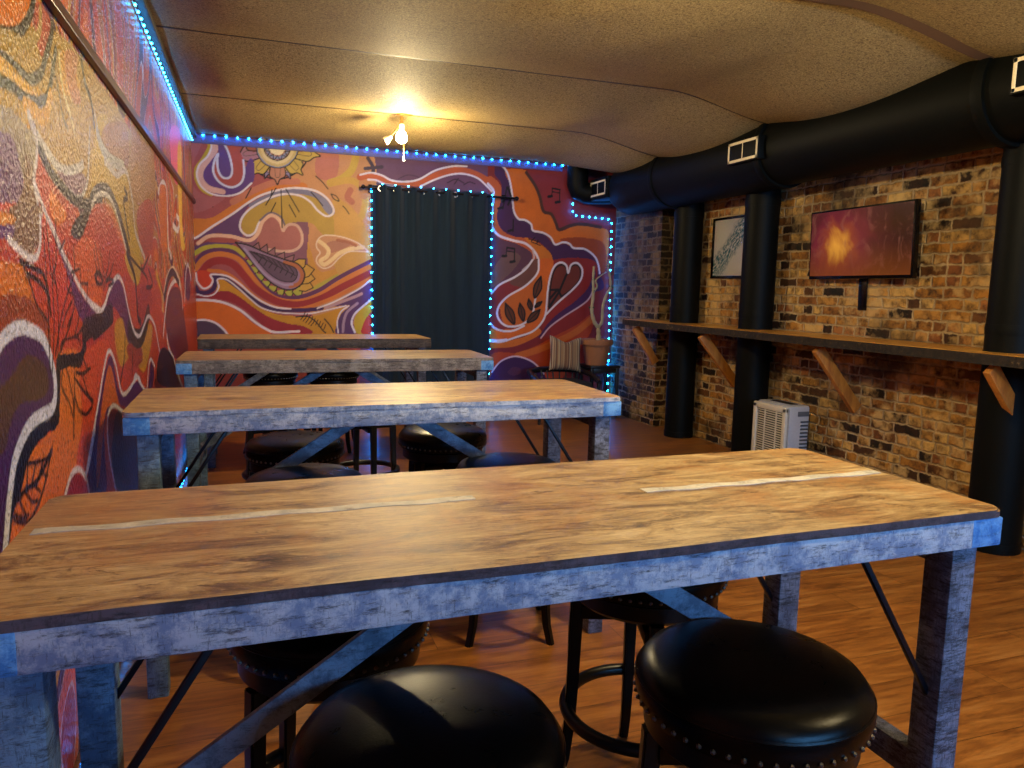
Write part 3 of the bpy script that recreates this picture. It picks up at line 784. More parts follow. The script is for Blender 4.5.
# ---------------------------------------------------------------- ceiling fabric sagging between seams; strips stand for dark gaps at the overlaps
SEAMS = [-1.6, .05, 1.75, 3.30, 5.02, 6.66, 8.30]
def ceil_z(x, y):
    k = max(i for i, s in enumerate(SEAMS + [99]) if s <= y or i == 0) if y >= SEAMS[0] else -1
    if k < 0: s = 0.5
    elif k >= len(SEAMS) - 1: s = 0
    else: s = (y - SEAMS[k]) / (SEAMS[k + 1] - SEAMS[k])
    b = math.sin(PI * max(0, min(1, s)))
    e = max(0, min(1, (x - 3.45) / 1.05)); e = e * e * (3 - 2 * e) * max(.15, min(1, (8.5 - y) / 1.6))
    z = H - .004 - .085 * b * min(1, x / .4) * (1 - .5 * e) - e * (.17 + .06 * b)
    z -= .008 * math.sin(x * 3.1 + y * 1.7) * b + .005 * math.sin(x * 9 + y * 2 + math.sin(y * 5)) * b
    return z
t = NT('brown_ceiling_fabric'); v = t.pos()
n = t.noise(v, 110, 5, .8); n2 = t.noise(v, 2.5, 4)
c = t.mix(n2, '#7c6644', '#967e54'); c = t.mix(t.ramp(n, [(.42, (0, 0, 0, 1)), (.66, (1, 1, 1, 1))]), c, '#cdb67c'); c = t.mix(t.ramp(t.noise(v, 60, 5, .7), [(.5, (0, 0, 0, 1)), (.64, (.6, .6, .6, 1))]), c, '#44341f'); t.base(c)
t.rough(.6); t.b.inputs['Specular IOR Level'].default_value = .3; t.bump(t.noise(v, 90, 5, .8), 1.0, .012)
nx, ny = 90, 240; bm = bmesh.new(); gr = []
for j in range(ny + 1):
    y = YB + (D - YB) * j / ny; gr.append([bm.verts.new((XW * i / nx, y, ceil_z(XW * i / nx, y))) for i in range(nx + 1)])
for j in range(ny):
    for i in range(nx): bm.faces.new((gr[j][i], gr[j][i+1], gr[j+1][i+1], gr[j+1][i]))
struct(obj('ceiling', bm, t.m, sharp=80))
BROWN = plain('dark_brown_strip', '#2c1a10', .55)
for k, s in enumerate(SEAMS):
    wd = .11 if k == 3 else .022; bm = bmesh.new(); A = []
    for i in range(61):
        x = .01 + (4.70 - .01) * i / 60; sy = s + (.06 - .055 * x if k == 3 else 0); z = ceil_z(x, sy) - .004
        A.append([bm.verts.new((x, sy + a, z + b)) for a, b in ((-wd / 2, 0), (wd / 2, 0), (wd / 2, .02), (-wd / 2, .02))])
    for P, Q in zip(A, A[1:]):
        for q in range(4): bm.faces.new((P[q], P[(q+1) % 4], Q[(q+1) % 4], Q[q]))
    bm.faces.new(A[0]); bm.faces.new(A[-1][::-1])
    bmesh.ops.recalc_face_normals(bm, faces=bm.faces[:])
    struct(obj('trim_%d' % (k + 1), bm, plain('seam_gap_strip', '#5c4430', .8) if k == 3 else BROWN, smooth=False))
struct(obj('trim_8', boxes(((.014, (D + 0) / 2 - .5, 2.307), (.026, D + 1, .04)), bev=.004), plain('red_brown_rail', '#3c1610', .3), smooth=False))
struct(obj('trim_9', boxes(((2.02, D - .008, 2.925), (4.02, .012, .085)), bev=.003), plain('plum_moulding', '#4a4268', .5), smooth=False))
struct(obj('trim_10', boxes(((.03, (D + YB) / 2, 2.955), (.05, D - YB - .02, .04)), bev=.004), BROWN, smooth=False))

# ---------------------------------------------------------------- black duct with grilles, black pipes
BLK = plain('black_duct_paint', '#050706', .55, 0, .35, 30, .12)
ZD, XD, RD = 2.63, 4.575, .27
duct = thing('ventilation_duct', 'large black round air duct running along under the ceiling above the brick wall', 'air duct', (XD, 2.0, ZD))
def dl(prof, name, mat=BLK, seg=48):
    bm = bmesh.new(); lathe(bm, prof, seg, 'y'); return obj(name, bm, mat, duct)
dl([(0, -4.2), (RD, -4.2), (RD, 3.05), (0, 3.05)], 'duct_section')
dl([(0, 3.051), (RD + .012, 3.051), (RD + .012, 5.25), (0, 5.25)], 'duct_section')
for yy in (-2.6, -.7, 1.15, 3.05, 4.7): dl([(RD - .01, yy - .035), (RD + .022, yy - .035), (RD + .028, yy), (RD + .022, yy + .035), (RD - .01, yy + .035)], 'collar')
dl([(RD + .01, 5.25), (RD + .01, 5.6), (RD - .07, 5.8), (0, 5.8)], 'duct_end')
bm = bmesh.new(); box(bm, (-.13, 5.86, .02), (.30, .46, .24), .01); obj('end_box', bm, BLK, duct)
bm = bmesh.new(); pts = [(-.40, 6.185, .20), (-.40, 6.185, .10), (-.38, 6.18, .035), (-.30, 6.16, .0), (-.12, 6.06, .0), (.0, 5.9, .0)]
tube(bm, [(-.40, 6.185, .34)] + pts, .125, 24); obj('elbow', bm, BLK, duct)
WHITE = plain('cream_painted_metal', '#d8ccac', .5); DK = plain('dark_vent_inside', '#2a241c', .8); GREY = plain('grille_grey', '#9c927c', .5)
def vent(y, w_, h_, z0=.0, x0=None):
    x = -(RD + .045) if x0 is None else x0
    bm = bmesh.new(); box(bm, (x + .05, y, z0), (.11, w_ + .02, h_ + .02), .004); obj('vent_box', bm, BLK, duct)
    bm = bmesh.new(); fw = .022
    for c, s in (((x, y, z0 + h_ / 2 - fw / 2), (.012, w_, fw)), ((x, y, z0 - h_ / 2 + fw / 2), (.012, w_, fw)), ((x, y - w_ / 2 + fw / 2, z0), (.012, fw, h_)), ((x, y + w_ / 2 - fw / 2, z0), (.012, fw, h_)), ((x, y, z0), (.011, .012, h_))): box(bm, c, s, .002)
    f = obj('vent_frame', bm, WHITE, duct)
    bm = bmesh.new()
    for k in range(14):
        for sgn in (-1, 1): box(bm, (x + .002, y + sgn * (w_ / 4 - .004) + 0, z0 - h_ / 2 + fw + (k + .5) * (h_ - 2 * fw) / 14), (.006, w_ / 2 - fw, .0045), 0, Matrix.Rotation(0, 3, 'X'))
    obj('vent_louvers', bm, GREY if y > 0 else WHITE, f)
vent(3.16, .38, .16, -.005); vent(.74, .36, .17, .0); vent(5.86, .40, .165, .02, -.29)
def pipe(y, label):
    p = thing('support_pipe', label, 'pipe', (4.755, y, 0), 0, 'black floor to duct pipes')
    bm = bmesh.new(); lathe(bm, [(0, .0), (.145, .0), (.145, 2.40), (0, 2.40)], 36); obj('pipe_shaft', bm, BLK, p)
    for z in (.03, 1.32, 2.28):
        bm = bmesh.new(); lathe(bm, [(.14, z - .03), (.148, z - .03), (.150, z), (.148, z + .03), (.14, z + .03)], 36); obj('band', bm, BLK, p)
pipe(6.68, 'thick black vertical pipe beside the dark chimney breast, farthest of three'); pipe(5.52, 'thick black vertical pipe between the framed map and the television'); pipe(3.14, 'thick black vertical pipe nearest the camera, right of the television')

# ---------------------------------------------------------------- wall shelf on timber brackets
t = NT('varnished_shelf_wood'); v = t.pos((14, 1.3, 14)); n = t.noise(v, 2, 6, .6, .5)
t.base(t.ramp(n, [(.3, '#8a5418'), (.5, '#c48834'), (.7, '#dca84c')])); t.rough(.3); SHW = t.m
t = NT('bracket_timber'); v = t.pos((6, 6, 2)); n = t.noise(v, 4, 5); t.base(t.ramp(n, [(.3, '#9a5c24'), (.7, '#c88838')])); t.rough(.5); BRK = t.m
t = NT('rough_bark_edge'); v = t.pos(); n = t.noise(v, 30, 6, .7); t.base(t.ramp(n, [(.35, '#0e0a08'), (.6, '#2c2014'), (.72, '#6a5438')])); t.rough(.8); t.bump(n, .9, .02); EDGE = t.m
shelf = thing('wall_shelf', 'long varnished timber drinking shelf with dark rough edge fixed along the brick wall', 'shelf', (4.45, 5.0, 0))
def shelf_outline(x_in, off=0):
    return [(-.0 + .012 * math.sin(y * 3.1) + .008 * math.sin(y * 11) + off, y) for y in np.linspace(-3.6, 2.45, 80)]
def slab(outline, xr, z0, z1):
    bm = bmesh.new(); F = [bm.verts.new((x, y, z1)) for x, y in outline]; G = [bm.verts.new((x, y, z0)) for x, y in outline]
    R1 = [bm.verts.new((xr, y, z1)) for x, y in outline]; R0 = [bm.verts.new((xr, y, z0)) for x, y in outline]
    for i in range(len(outline) - 1):
        bm.faces.new((F[i], R1[i], R1[i+1], F[i+1])); bm.faces.new((G[i], G[i+1], R0[i+1], R0[i])); bm.faces.new((F[i], F[i+1], G[i+1], G[i])); bm.faces.new((R1[i], R0[i], R0[i+1], R1[i+1]))
    bm.faces.new((F[0], G[0], R0[0], R1[0])); bm.faces.new((F[-1], R1[-1], R0[-1], G[-1]))
    bmesh.ops.recalc_face_normals(bm, faces=bm.faces[:]); return bm
XI = XW - 4.45 - .002
FR = shelf_outline(0); BKL = [(XI, -3.6)]      # the board is notched round the three pipes and stops at the chimney breast
for py in (3.14 - 5, 5.52 - 5, 6.68 - 5):
    BKL.append((XI, py - .154))
    for k in range(13): a_ = -PI / 2 - PI * k / 12; BKL.append((.305 + .154 * math.cos(a_), py + .154 * math.sin(a_)))
    BKL.append((XI, py + .154))
BKL += [(XI, 2.215), (XB - 4.45 - .003, 2.215), (XB - 4.45 - .003, 2.45)]
obj('shelf_board', prism(BKL + FR[::-1], 1.135, 1.19, 0), SHW, shelf, sharp=30)
obj('bark_edge', slab([(x - .02, y) for x, y in shelf_outline(0)], .012, 1.128, 1.187), EDGE, shelf, sharp=30)
for y in (2.2, .93, -.58, -1.95):
    bm = bmesh.new(); xe = XB - 4.45 - .02 if y > 2.15 else XI - .02
    bar(bm, (.03, y, 1.108), (xe, y, .64 if y < 2.15 else .72), .085, .045, .004, up=Vector((0, 1, 0))); obj('bracket', bm, BRK, shelf)

# ---------------------------------------------------------------- television and framed map
TB = plain('gloss_black_plastic', '#060607', .2)
tv = thing('television', 'flat wall mounted television with orange and pink reflected glare painted into its screen', 'television', (4.815, 4.44, 1.888))
tv.rotation_euler = (0, math.radians(-2), math.radians(-2))
bm = bmesh.new(); box(bm, (0.0, 0, 0), (.045, 1.045, .53), .008); obj('bezel', bm, TB, tv)
t = NT('glare_screen'); v = t.pos((1, 1, 1), 'Object')
s = t.node('ShaderNodeSeparateXYZ'); t.link(v, s.inputs[0])
wv = t.noise(v, 3.2, 3, .5, 2.5)
dist = t.node('ShaderNodeVectorMath', operation='DISTANCE'); t.link(v, dist.inputs[0]); dist.inputs[1].default_value = (0, .20, -.02)
dd = t.math('ADD', dist.outputs['Value'], t.math('MULTIPLY', t.math('SUBTRACT', wv, .5), .22))
c = t.ramp(dd, [(0.03, '#e09838'), (.10, '#b8702c'), (.15, '#8c3c28'), (.24, '#6e242c'), (.38, '#4c1e1c'), (.6, '#341810')])
c = t.mix(t.ramp(t.noise(v, 4.2, 5, .6, 3), [(.52, (0, 0, 0, 1)), (.74, (.6, .6, .6, 1))]), c, '#8a5040')
c = t.mix(t.math('MULTIPLY', t.math('SUBTRACT', 0, s.outputs[2]), 3.0), c, '#7a3c14')
t.base('#020202'); t.link(c, t.b.inputs['Emission Color']); t.b.inputs['Emission Strength'].default_value = .75; t.rough(.12)  # reflected glare put into the screen as emission
bm = bmesh.new(); box(bm, (-.0235, 0, .006), (.003, 1.012, .49)); obj('screen', bm, t.m, tv)
bm = bmesh.new(); box(bm, (.045, 0, 0), (.05, .3, .25), .004); obj('wall_mount', bm, TB, tv)
bm = bmesh.new(); box(bm, (.068, .02, -.36), (.012, .085, .28), .005); box(bm, (.06, .02, -.235), (.05, .12, .06), .01); obj('brick_stain_strip', bm, TB, tv)  # dark strip stands in for a stain on the bricks
mapf = thing('framed_map', 'framed white and teal chart in a thin black frame on the brick wall', 'picture', (4.895, 6.16, 1.935))
bm = bmesh.new(); W2, H2 = .54, .56
for c, s in (((0, 0, H2 / 2), (.03, W2, .022)), ((0, 0, -H2 / 2), (.03, W2, .022)), ((0, W2 / 2, 0), (.03, .022, H2 + .02)), ((0, -W2 / 2, 0), (.03, .022, H2 + .02))): box(bm, c, s, .002)
obj('picture_frame', bm, TB, mapf)
t = NT('teal_chart_print'); v = t.pos((1, 1, 1), 'Object'); rot = t.node('ShaderNodeMapping'); rot.inputs['Rotation'].default_value = (math.radians(42), 0, 0); t.link(v, rot.inputs['Vector'])
s = t.node('ShaderNodeSeparateXYZ'); t.link(rot.outputs[0], s.inputs[0])
m2 = t.node('ShaderNodeMapping'); m2.inputs['Scale'].default_value = (1, 1, 3); t.link(rot.outputs[0], m2.inputs['Vector'])
n = t.noise(m2.outputs[0], 22, 6, .75); lim = t.math('ABSOLUTE', t.math('ADD', s.outputs[2], t.math('MULTIPLY', t.math('SUBTRACT', t.noise(v, 6, 3), .5), .12)))
band = t.ramp(lim, [(.06, (1, 1, 1, 1)), (.12, (0, 0, 0, 1))]); ink = t.math('MULTIPLY', band, t.ramp(n, [(.46, (0, 0, 0, 1)), (.52, (1, 1, 1, 1))]))
gl = t.noise(t.pos((1, 1, 1), 'Object'), 40, 2)
c = t.mix(ink, t.mix(gl, '#dce4dc', '#ecf0e6'), '#1f7480'); t.base(c); t.rough(.6)
bm = bmesh.new(); box(bm, (.004, 0, 0), (.006, W2 - .02, H2 - .02)); obj('chart', bm, t.m, mapf)
t = NT('picture_glass'); t.base('#ffffff'); t.rough(.03); t.b.inputs['Transmission Weight'].default_value = 1; t.b.inputs['IOR'].default_value = 1.2
bm = bmesh.new(); box(bm, (-.006, 0, 0), (.003, W2 - .02, H2 - .02)); obj('glass_pane', bm, t.m, mapf)

# ---------------------------------------------------------------- white dehumidifier by the wall
PL = plain('off_white_plastic', '#b8b4a8', .45); PLG = plain('pale_grey_plastic', '#9a9ca4', .45)
hx, hy, hh = .23, .41, .61
dh = thing('dehumidifier', 'off white boxy dehumidifier with louvred front standing below the wall shelf', 'dehumidifier', (4.675, 5.005, 0))
bm = bmesh.new(); box(bm, (.015, 0, hh / 2 + .015), (hx - .03, hy, hh - .03), .018); obj('body', bm, PLG, dh)
bm = bmesh.new(); box(bm, (-hx / 2 + .005, 0, .06), (.03, hy, .09), .01); box(bm, (-hx / 2 + .005, 0, hh - .035), (.03, hy, .05), .01)
for sgn in (-1, 1): box(bm, (-hx / 2 + .005, sgn * (hy / 2 - .0225), hh / 2), (.03, .045, hh - .03), .01)
obj('front_bezel', bm, PL, dh)
bm = bmesh.new(); box(bm, (-hx / 2 + .018, 0, hh / 2 + .02), (.004, hy - .08, hh - .15)); obj('grille_back', bm, plain('grille_shadow', '#1c2024', .8), dh)
bm = bmesh.new()
for k in range(24): box(bm, (-hx / 2 + .004, 0, .115 + k * .0193), (.012, hy - .085, .0085), .002, None)
for yy in (-.08, .06): box(bm, (-hx / 2 + .003, yy, hh / 2 + .02), (.012, .008, hh - .15), .001)
obj('front_grille', bm, PL, dh)
bm = bmesh.new(); box(bm, (.02, 0, hh + .001), (.07, .26, .008), .003); obj('top_outlet', bm, plain('black_plastic', '#0b0b0c', .5), dh)
bm = bmesh.new()
for k in range(13): box(bm, (.065, -hy / 2 - .002, .12 + k * .03), (.075, .008, .014), .002)
obj('side_vents', bm, plain('slate_plastic', '#3c4048', .5), dh)
bm = bmesh.new(); box(bm, (.05, -hy / 2 - .001, .545), (.11, .006, .04), .003); obj('handle_recess', bm, plain('slate_recess', '#4c5058', .5), dh)

# ---------------------------------------------------------------- curtain on a rod
rod = thing('curtain_rod', 'thin dark metal curtain rod with knob ends across the doorway', 'curtain rod', (2.5, 8.2, 2.47))
IRON = plain('dark_iron', '#241f20', .35, .8)
zr = lambda x: .075 - .02 * (x + .8) / 1.7
bm = bmesh.new(); tube(bm, [(-.80, 0, zr(-.8)), (.92, 0, zr(.92))], .012, 12); obj('rod', bm, IRON, rod)
for x in (-.81, .93):
    bm = bmesh.new(); bmesh.ops.create_uvsphere(bm, u_segments=16, v_segments=10, radius=.024); bmesh.ops.translate(bm, vec=(x, 0, zr(x)), verts=bm.verts[:]); obj('finial', bm, IRON, rod)
for x in (-.72, .80):
    bm = bmesh.new(); box(bm, (x, .06, zr(x)), (.02, .12, .02), .003); box(bm, (x, .112, zr(x)), (.04, .012, .09), .003); obj('rod_bracket', bm, IRON, rod)
t = NT('navy_curtain_cloth'); v = t.pos((40, 1, .6)); n = t.noise(v, 3, 4)
t.base(t.mix(n, '#12283c', '#203c56')); t.rough(.85); t.b.inputs['Sheen Weight'].default_value = .3; CUR = t.m
cur = thing('curtain', 'dark navy blackout curtain hanging closed over the doorway', 'curtain', (2.49, 8.2, 0))
bm = bmesh.new(); NX, NZ = 200, 40; g = []
for j in range(NZ + 1):
    fz = j / NZ; row = []
    for i in range(NX + 1):
        s = i / NX; x = -.70 + 1.345 * s; zt = 2.575 - .02 * s; z = .03 + (zt - .03) * fz
        y = (.044 * math.sin(s * 2 * PI * 7.5 + .3 + 1.2 * math.sin(s * 5)) * (.35 + .65 * fz ** 3)) + .016 * math.sin(s * 41 + 3 * (1 - fz)) * (1 - fz * .8) + .01 * math.sin(s * 17 + fz * 2)
        row.append(bm.verts.new((x + .012 * math.sin(fz * 4 + s * 9) * (1 - fz), y, z)))
    g.append(row)
for j in range(NZ):
    for i in range(NX): bm.faces.new((g[j][i], g[j][i+1], g[j+1][i+1], g[j+1][i]))
bmesh.ops.solidify(bm, geom=bm.faces[:], thickness=.004)
obj('curtain_panel', bm, CUR, cur, sharp=80)
RNG = plain('steel_grommet', '#a8a49c', .25, 1)
for k in range(8):
    s = (k + .5) / 8.0; x = -.70 + 1.345 * s; bm = bmesh.new()
    lathe(bm, [(.02, -.006), (.031, -.006), (.033, 0), (.031, .006), (.02, .006), (.02, -.006)], 20, 'y', (x, .042 * math.sin(s * 2 * PI * 7.5 + .3) - .006, 2.538 - .016 * s)); obj('grommet', bm, RNG, cur)

# ---------------------------------------------------------------- LED strings
LEDM = emis('cyan_led', (.003, .25, 1.0, 1), BULB_E); LEDM2 = emis('dim_cyan_led', (.006, .26, 1.0, 1), 14); LEDM3 = emis('soft_cyan_led', (.02, .40, 1.0, 1), 34)
WIRE = plain('clear_led_cord', '#2c3848', .3)
bulb_me = {}
for nm, mt in (('a', LEDM), ('b', LEDM2), ('c', LEDM3)):
    bm = bmesh.new(); bmesh.ops.create_icosphere(bm, subdivisions=1, radius=.0085); me = bpy.data.meshes.new('bulb'); bm.to_mesh(me); bm.free(); me.materials.append(mt); bulb_me[nm] = me
def led_string(label, path, step, off=(0, 0, 0), kind='a', n_parts=100):
    t0 = thing('led_string', label, 'string lights', path[0], 0, 'blue led light strings')
    P = [Vector(p) for p in path]; o0 = P[0]; bm = bmesh.new(); tube(bm, [p - o0 for p in P], .004, 6); obj('cord', bm, WIRE, t0)
    pts = []
    for a, b in zip(P, P[1:]):
        L = (b - a).length; m = max(1, round(L / step))
        for k in range(m): pts.append(a + (b - a) * ((k + .5) / m) - o0 + Vector(off))
    for i, p in enumerate(pts):
        b = bpy.data.objects.new('bulb', bulb_me[kind]); col.objects.link(b); b.parent = t0; b.location = p
    return t0
e = .022
led_string('blue led string along the top of the far mural wall', [(.06, D - e, 2.965), (4.08, D - e, 2.955)], .108, (0, -.008, -.004))
led_string('blue led string running along the top of the left mural wall', [(.008, .9, 2.90), (.008, D - .05, 2.90)], .108, (.010, 0, -.006), 'c')
led_string('blue led string down the left side of the dark curtain', [(1.79, D - e, 2.56), (1.80, D - e, .06)], .098, (0, -.008, 0))
led_string('blue led string down the right side of the dark curtain', [(3.165, D - e, 2.60), (3.16, D - e, .06)], .098, (0, -.008, 0))
led_string('faint short blue led string along the top edge of the curtain', [(1.84, D - e, 2.60), (3.12, D - e, 2.58)], .14, (0, -.008, 0), 'c')
led_string('blue led string stepping around the duct in the far right corner and down it', [(4.17, D - e, 2.56), (4.175, D - e, 2.385), (4.69, D - e, 2.36), (4.725, D - e, .12)], .092, (0, -.008, 0))
led_string('blue led string along the foot of the left wall below the tables', [(.03, .9, .03), (.03, 8.2, .03)], .096, (.008, 0, .008), 'b')

# ---------------------------------------------------------------- ceiling lamps
BRASS = plain('tarnished_brass', '#8a6c3c', .35, .8); CER = plain('white_lamp_metal', '#c8c0b0', .4)
BULBM = emis('warm_bulb', (1.0, .80, .45, 1), 60)
def ceiling_lamp(x, y, label):
    zc = ceil_z(x, y); zc = zc
    L = thing('ceiling_lamp', label, 'lamp', (x, y, zc), 0, 'bare bulb ceiling lamps')
    bm = bmesh.new(); box(bm, (.02, -.05, -.012), (.12, .09, .022), .004, Matrix.Rotation(.3, 3, 'Z')); obj('ceiling_plate', bm, BRASS, L)
    bm = bmesh.new(); tube(bm, [(0, -.02, -.02), (0, -.02, -.10)], .011, 12); obj('stem', bm, BRASS, L)
    bm = bmesh.new(); lathe(bm, [(0, -.09), (.024, -.09), (.026, -.13), (.018, -.14), (0, -.14)], 20, c=(0, -.02, 0)); obj('socket', bm, CER, L)
    bm = bmesh.new(); lathe(bm, [(0, -.135), (.018, -.14), (.034, -.155), (.046, -.18), (.049, -.20), (.046, -.222), (.030, -.244), (0, -.252)], 24, c=(0, -.02, 0)); b = obj('bulb', bm, BULBM, L)
    bm = bmesh.new(); tube(bm, [(0, -.02, -.06), (-.06, -.02, -.16), (-.10, -.02, -.20)], .006, 8); obj('side_arm', bm, BRASS, L)
    bm = bmesh.new(); lathe(bm, [(0, 0), (.014, 0), (.034, -.05), (.036, -.075), (.03, -.075), (.012, -.01), (0, -.01)], 20)
    bmesh.ops.rotate(bm, cent=(0, 0, 0), matrix=Matrix.Rotation(.9, 3, 'Y'), verts=bm.verts[:]); bmesh.ops.translate(bm, vec=(-.09, -.02, -.20), verts=bm.verts[:]); obj('spot_head', bm, CER, L)
    bm = bmesh.new(); tube(bm, [(.012, -.05, -.14), (.012, -.05, -.37)], .004, 6); obj('pull_cord', bm, BRASS, L)
    bm = bmesh.new(); lathe(bm, [(0, -.36), (.007, -.365), (.009, -.40), (0, -.405)], 10, c=(.012, -.05, 0)); obj('pull_knob', bm, CER, L)
ceiling_lamp(1.80, 6.62, 'bare bulb ceiling lamp with a pull cord glowing before the far wall')
ceiling_lamp(2.15, 2.32, 'bare bulb ceiling lamp above the nearest tables, just outside the picture')
ceiling_lamp(3.3, .37, 'bare bulb ceiling lamp over the right aisle behind the camera')
ceiling_lamp(1.3, -1.53, 'bare bulb ceiling lamp near the wall behind the camera')
for l in [o for o in bpy.data.objects if o.type == 'LIGHT' and o.data.type == 'POINT']:
    l.location.y = l.location.y - .07; l.location.z = ceil_z(l.location.x, l.location.y) - .33

# ---------------------------------------------------------------- tables
def wood_top(name, pale):
    t = NT(name); g = t.node('ShaderNodeTexCoord'); oi = t.node('ShaderNodeNewGeometry')
    v = t.pos((1.7, 7, 7)); n = t.noise(v, 2.4, 10, .78, .8); v2 = t.pos((5, 80, 20)); n2 = t.noise(v2, 2, 6, .7)
    n3 = t.noise(t.pos(), 3.2, 6, .7, .5); v4 = t.pos((1.4, 4.5, 4.5)); n4 = t.noise(v4, 4.2, 8, .8, 1.6); n5 = t.noise(t.pos((3, 7, 7)), 14, 5, .8)
    if pale: st = [(.34, '#4c3218'), (.43, '#8c6c3c'), (.53, '#bc9c60'), (.68, '#d8bc84')]
    else: st = [(.34, '#2c1a0e'), (.42, '#6c5034'), (.51, '#a08458'), (.66, '#c4ac80')]
    c = t.ramp(n, st)
    c = t.mix(t.ramp(n3, [(.48, (0, 0, 0, 1)), (.62, (.6, .6, .6, 1))]), c, '#a06c34')
    c = t.mix(t.ramp(n4, [(.58, (0, 0, 0, 1)), (.65, (.9, .9, .9, 1))]), c, '#442814')
    c = t.mix(t.math('MULTIPLY', t.ramp(n2, [(.48, (0, 0, 0, 1)), (.66, (1, 1, 1, 1))]), .5), c, '#3c2412')
    c = t.mix(t.ramp(n5, [(.58, (0, 0, 0, 1)), (.70, (.6, .6, .6, 1))]), c, '#c8ac84')
    s_ = t.node('ShaderNodeSeparateXYZ'); t.link(t.pos(), s_.inputs[0])
    jn = t.math('FRACT', t.math('MULTIPLY', t.math('ADD', s_.outputs[1], t.math('MULTIPLY', n3, .006)), 1 / .128))
    c = t.mix(t.math('MULTIPLY', t.math('LESS_THAN', jn, .02), .0 if not pale else .7), c, '#24160c')
    t.base(c); t.rough(t.math('MULTIPLY_ADD', n, .3, .24)); t.bump(t.math('ADD', n2, n), .25, .004); return t.m
TOP = wood_top('reclaimed_table_wood', False); TOP2 = wood_top('pale_reclaimed_table_wood', True)
def worn_paint(name, a, b, dark, thr, amount):
    t = NT(name); v = t.pos(); v2 = t.pos((2, 2, 10)); v3 = t.pos((20, 20, 3))
    n = t.noise(v, 11, 8, .8); n2 = t.noise(v2, 10, 8, .85); n3 = t.noise(v3, 14, 6, .75)
    c = t.mix(t.ramp(n, [(.44, (0, 0, 0, 1)), (.56, (1, 1, 1, 1))]), a, b)
    k = t.math('MAXIMUM', t.ramp(n2, [(thr, (0, 0, 0, 1)), (thr + .10, (1, 1, 1, 1))]), t.ramp(n3, [(thr + .04, (0, 0, 0, 1)), (thr + .14, (.8, .8, .8, 1))]))
    c = t.mix(t.math('MULTIPLY', k, amount), c, dark); t.base(c); t.rough(.5); t.bump(t.math('SUBTRACT', n, k), .35, .004); return t.m
APR = worn_paint('worn_grey_paint', '#7484a0', '#b8bcc4', '#2a2420', .52, .85)
BLUE = worn_paint('worn_blue_paint', '#3470b0', '#6ca0d0', '#1c2838', .54, .8)
LEGM = worn_paint('worn_grey_leg_paint', '#4c5268', '#747a90', '#141014', .47, .92)
LEGB = worn_paint('worn_blue_leg_paint', '#3c5878', '#64809c', '#1c2028', .5, .85)
TRIMW = worn_paint('dark_plum_board_edge', '#382c34', '#54464c', '#1c1214', .5, .8)
APR2 = worn_paint('worn_paint_less_blue_light', '#6c6058', '#988c80', '#241c16', .50, .85); APR3 = worn_paint('bare_brown_board', '#4c3c30', '#6c5a48', '#1c1410', .5, .85)  # third table: weaker blue light put into a browner copy of the grey paint
BRACE = worn_paint('worn_blue_grey_brace', '#4c5668', '#747e90', '#1a1c24', .54, .85)
STEEL = plain('black_steel_rod', '#0f1118', .4, .5)
INLAY = worn_paint('white_flaking_inlay', '#a4a49e', '#c4c0b4', '#5c4a34', .54, .8)
TL, TW, TH = 1.895, .636, 1.05
def outline(L, Wd, rad, seed, amp, n=40):
    rnd = random.Random(seed); ph = [rnd.uniform(0, 6) for _ in range(4)]
    wob = lambda s: amp * (math.sin(s * 3.3 + ph[0]) + .6 * math.sin(s * 7.1 + ph[1]) + .3 * math.sin(s * 17 + ph[2]))
    P = []
    def arc(cx, cy, a0):
        for k in range(6): a = a0 + PI / 2 * k / 5; P.append((cx + rad * math.cos(a), cy + rad * math.sin(a)))
    arc(rad, rad, PI)
    for k in range(1, n): x = rad + (L - 2 * rad) * k / n; P.append((x, wob(x) * math.sin(PI * k / n) ** .5))
    arc(L - rad, rad, -PI / 2)
    for k in range(1, 8): y = rad + (Wd - 2 * rad) * k / 8; P.append((L, y))
    arc(L - rad, Wd - rad, 0)
    for k in range(1, n): x = L - rad - (L - 2 * rad) * k / n; P.append((x, Wd + wob(x + 5) * math.sin(PI * k / n) ** .5))
    arc(rad, Wd - rad, PI / 2)
    for k in range(1, 8): y = Wd - rad - (Wd - 2 * rad) * k / 8; P.append((0, y))
    return P
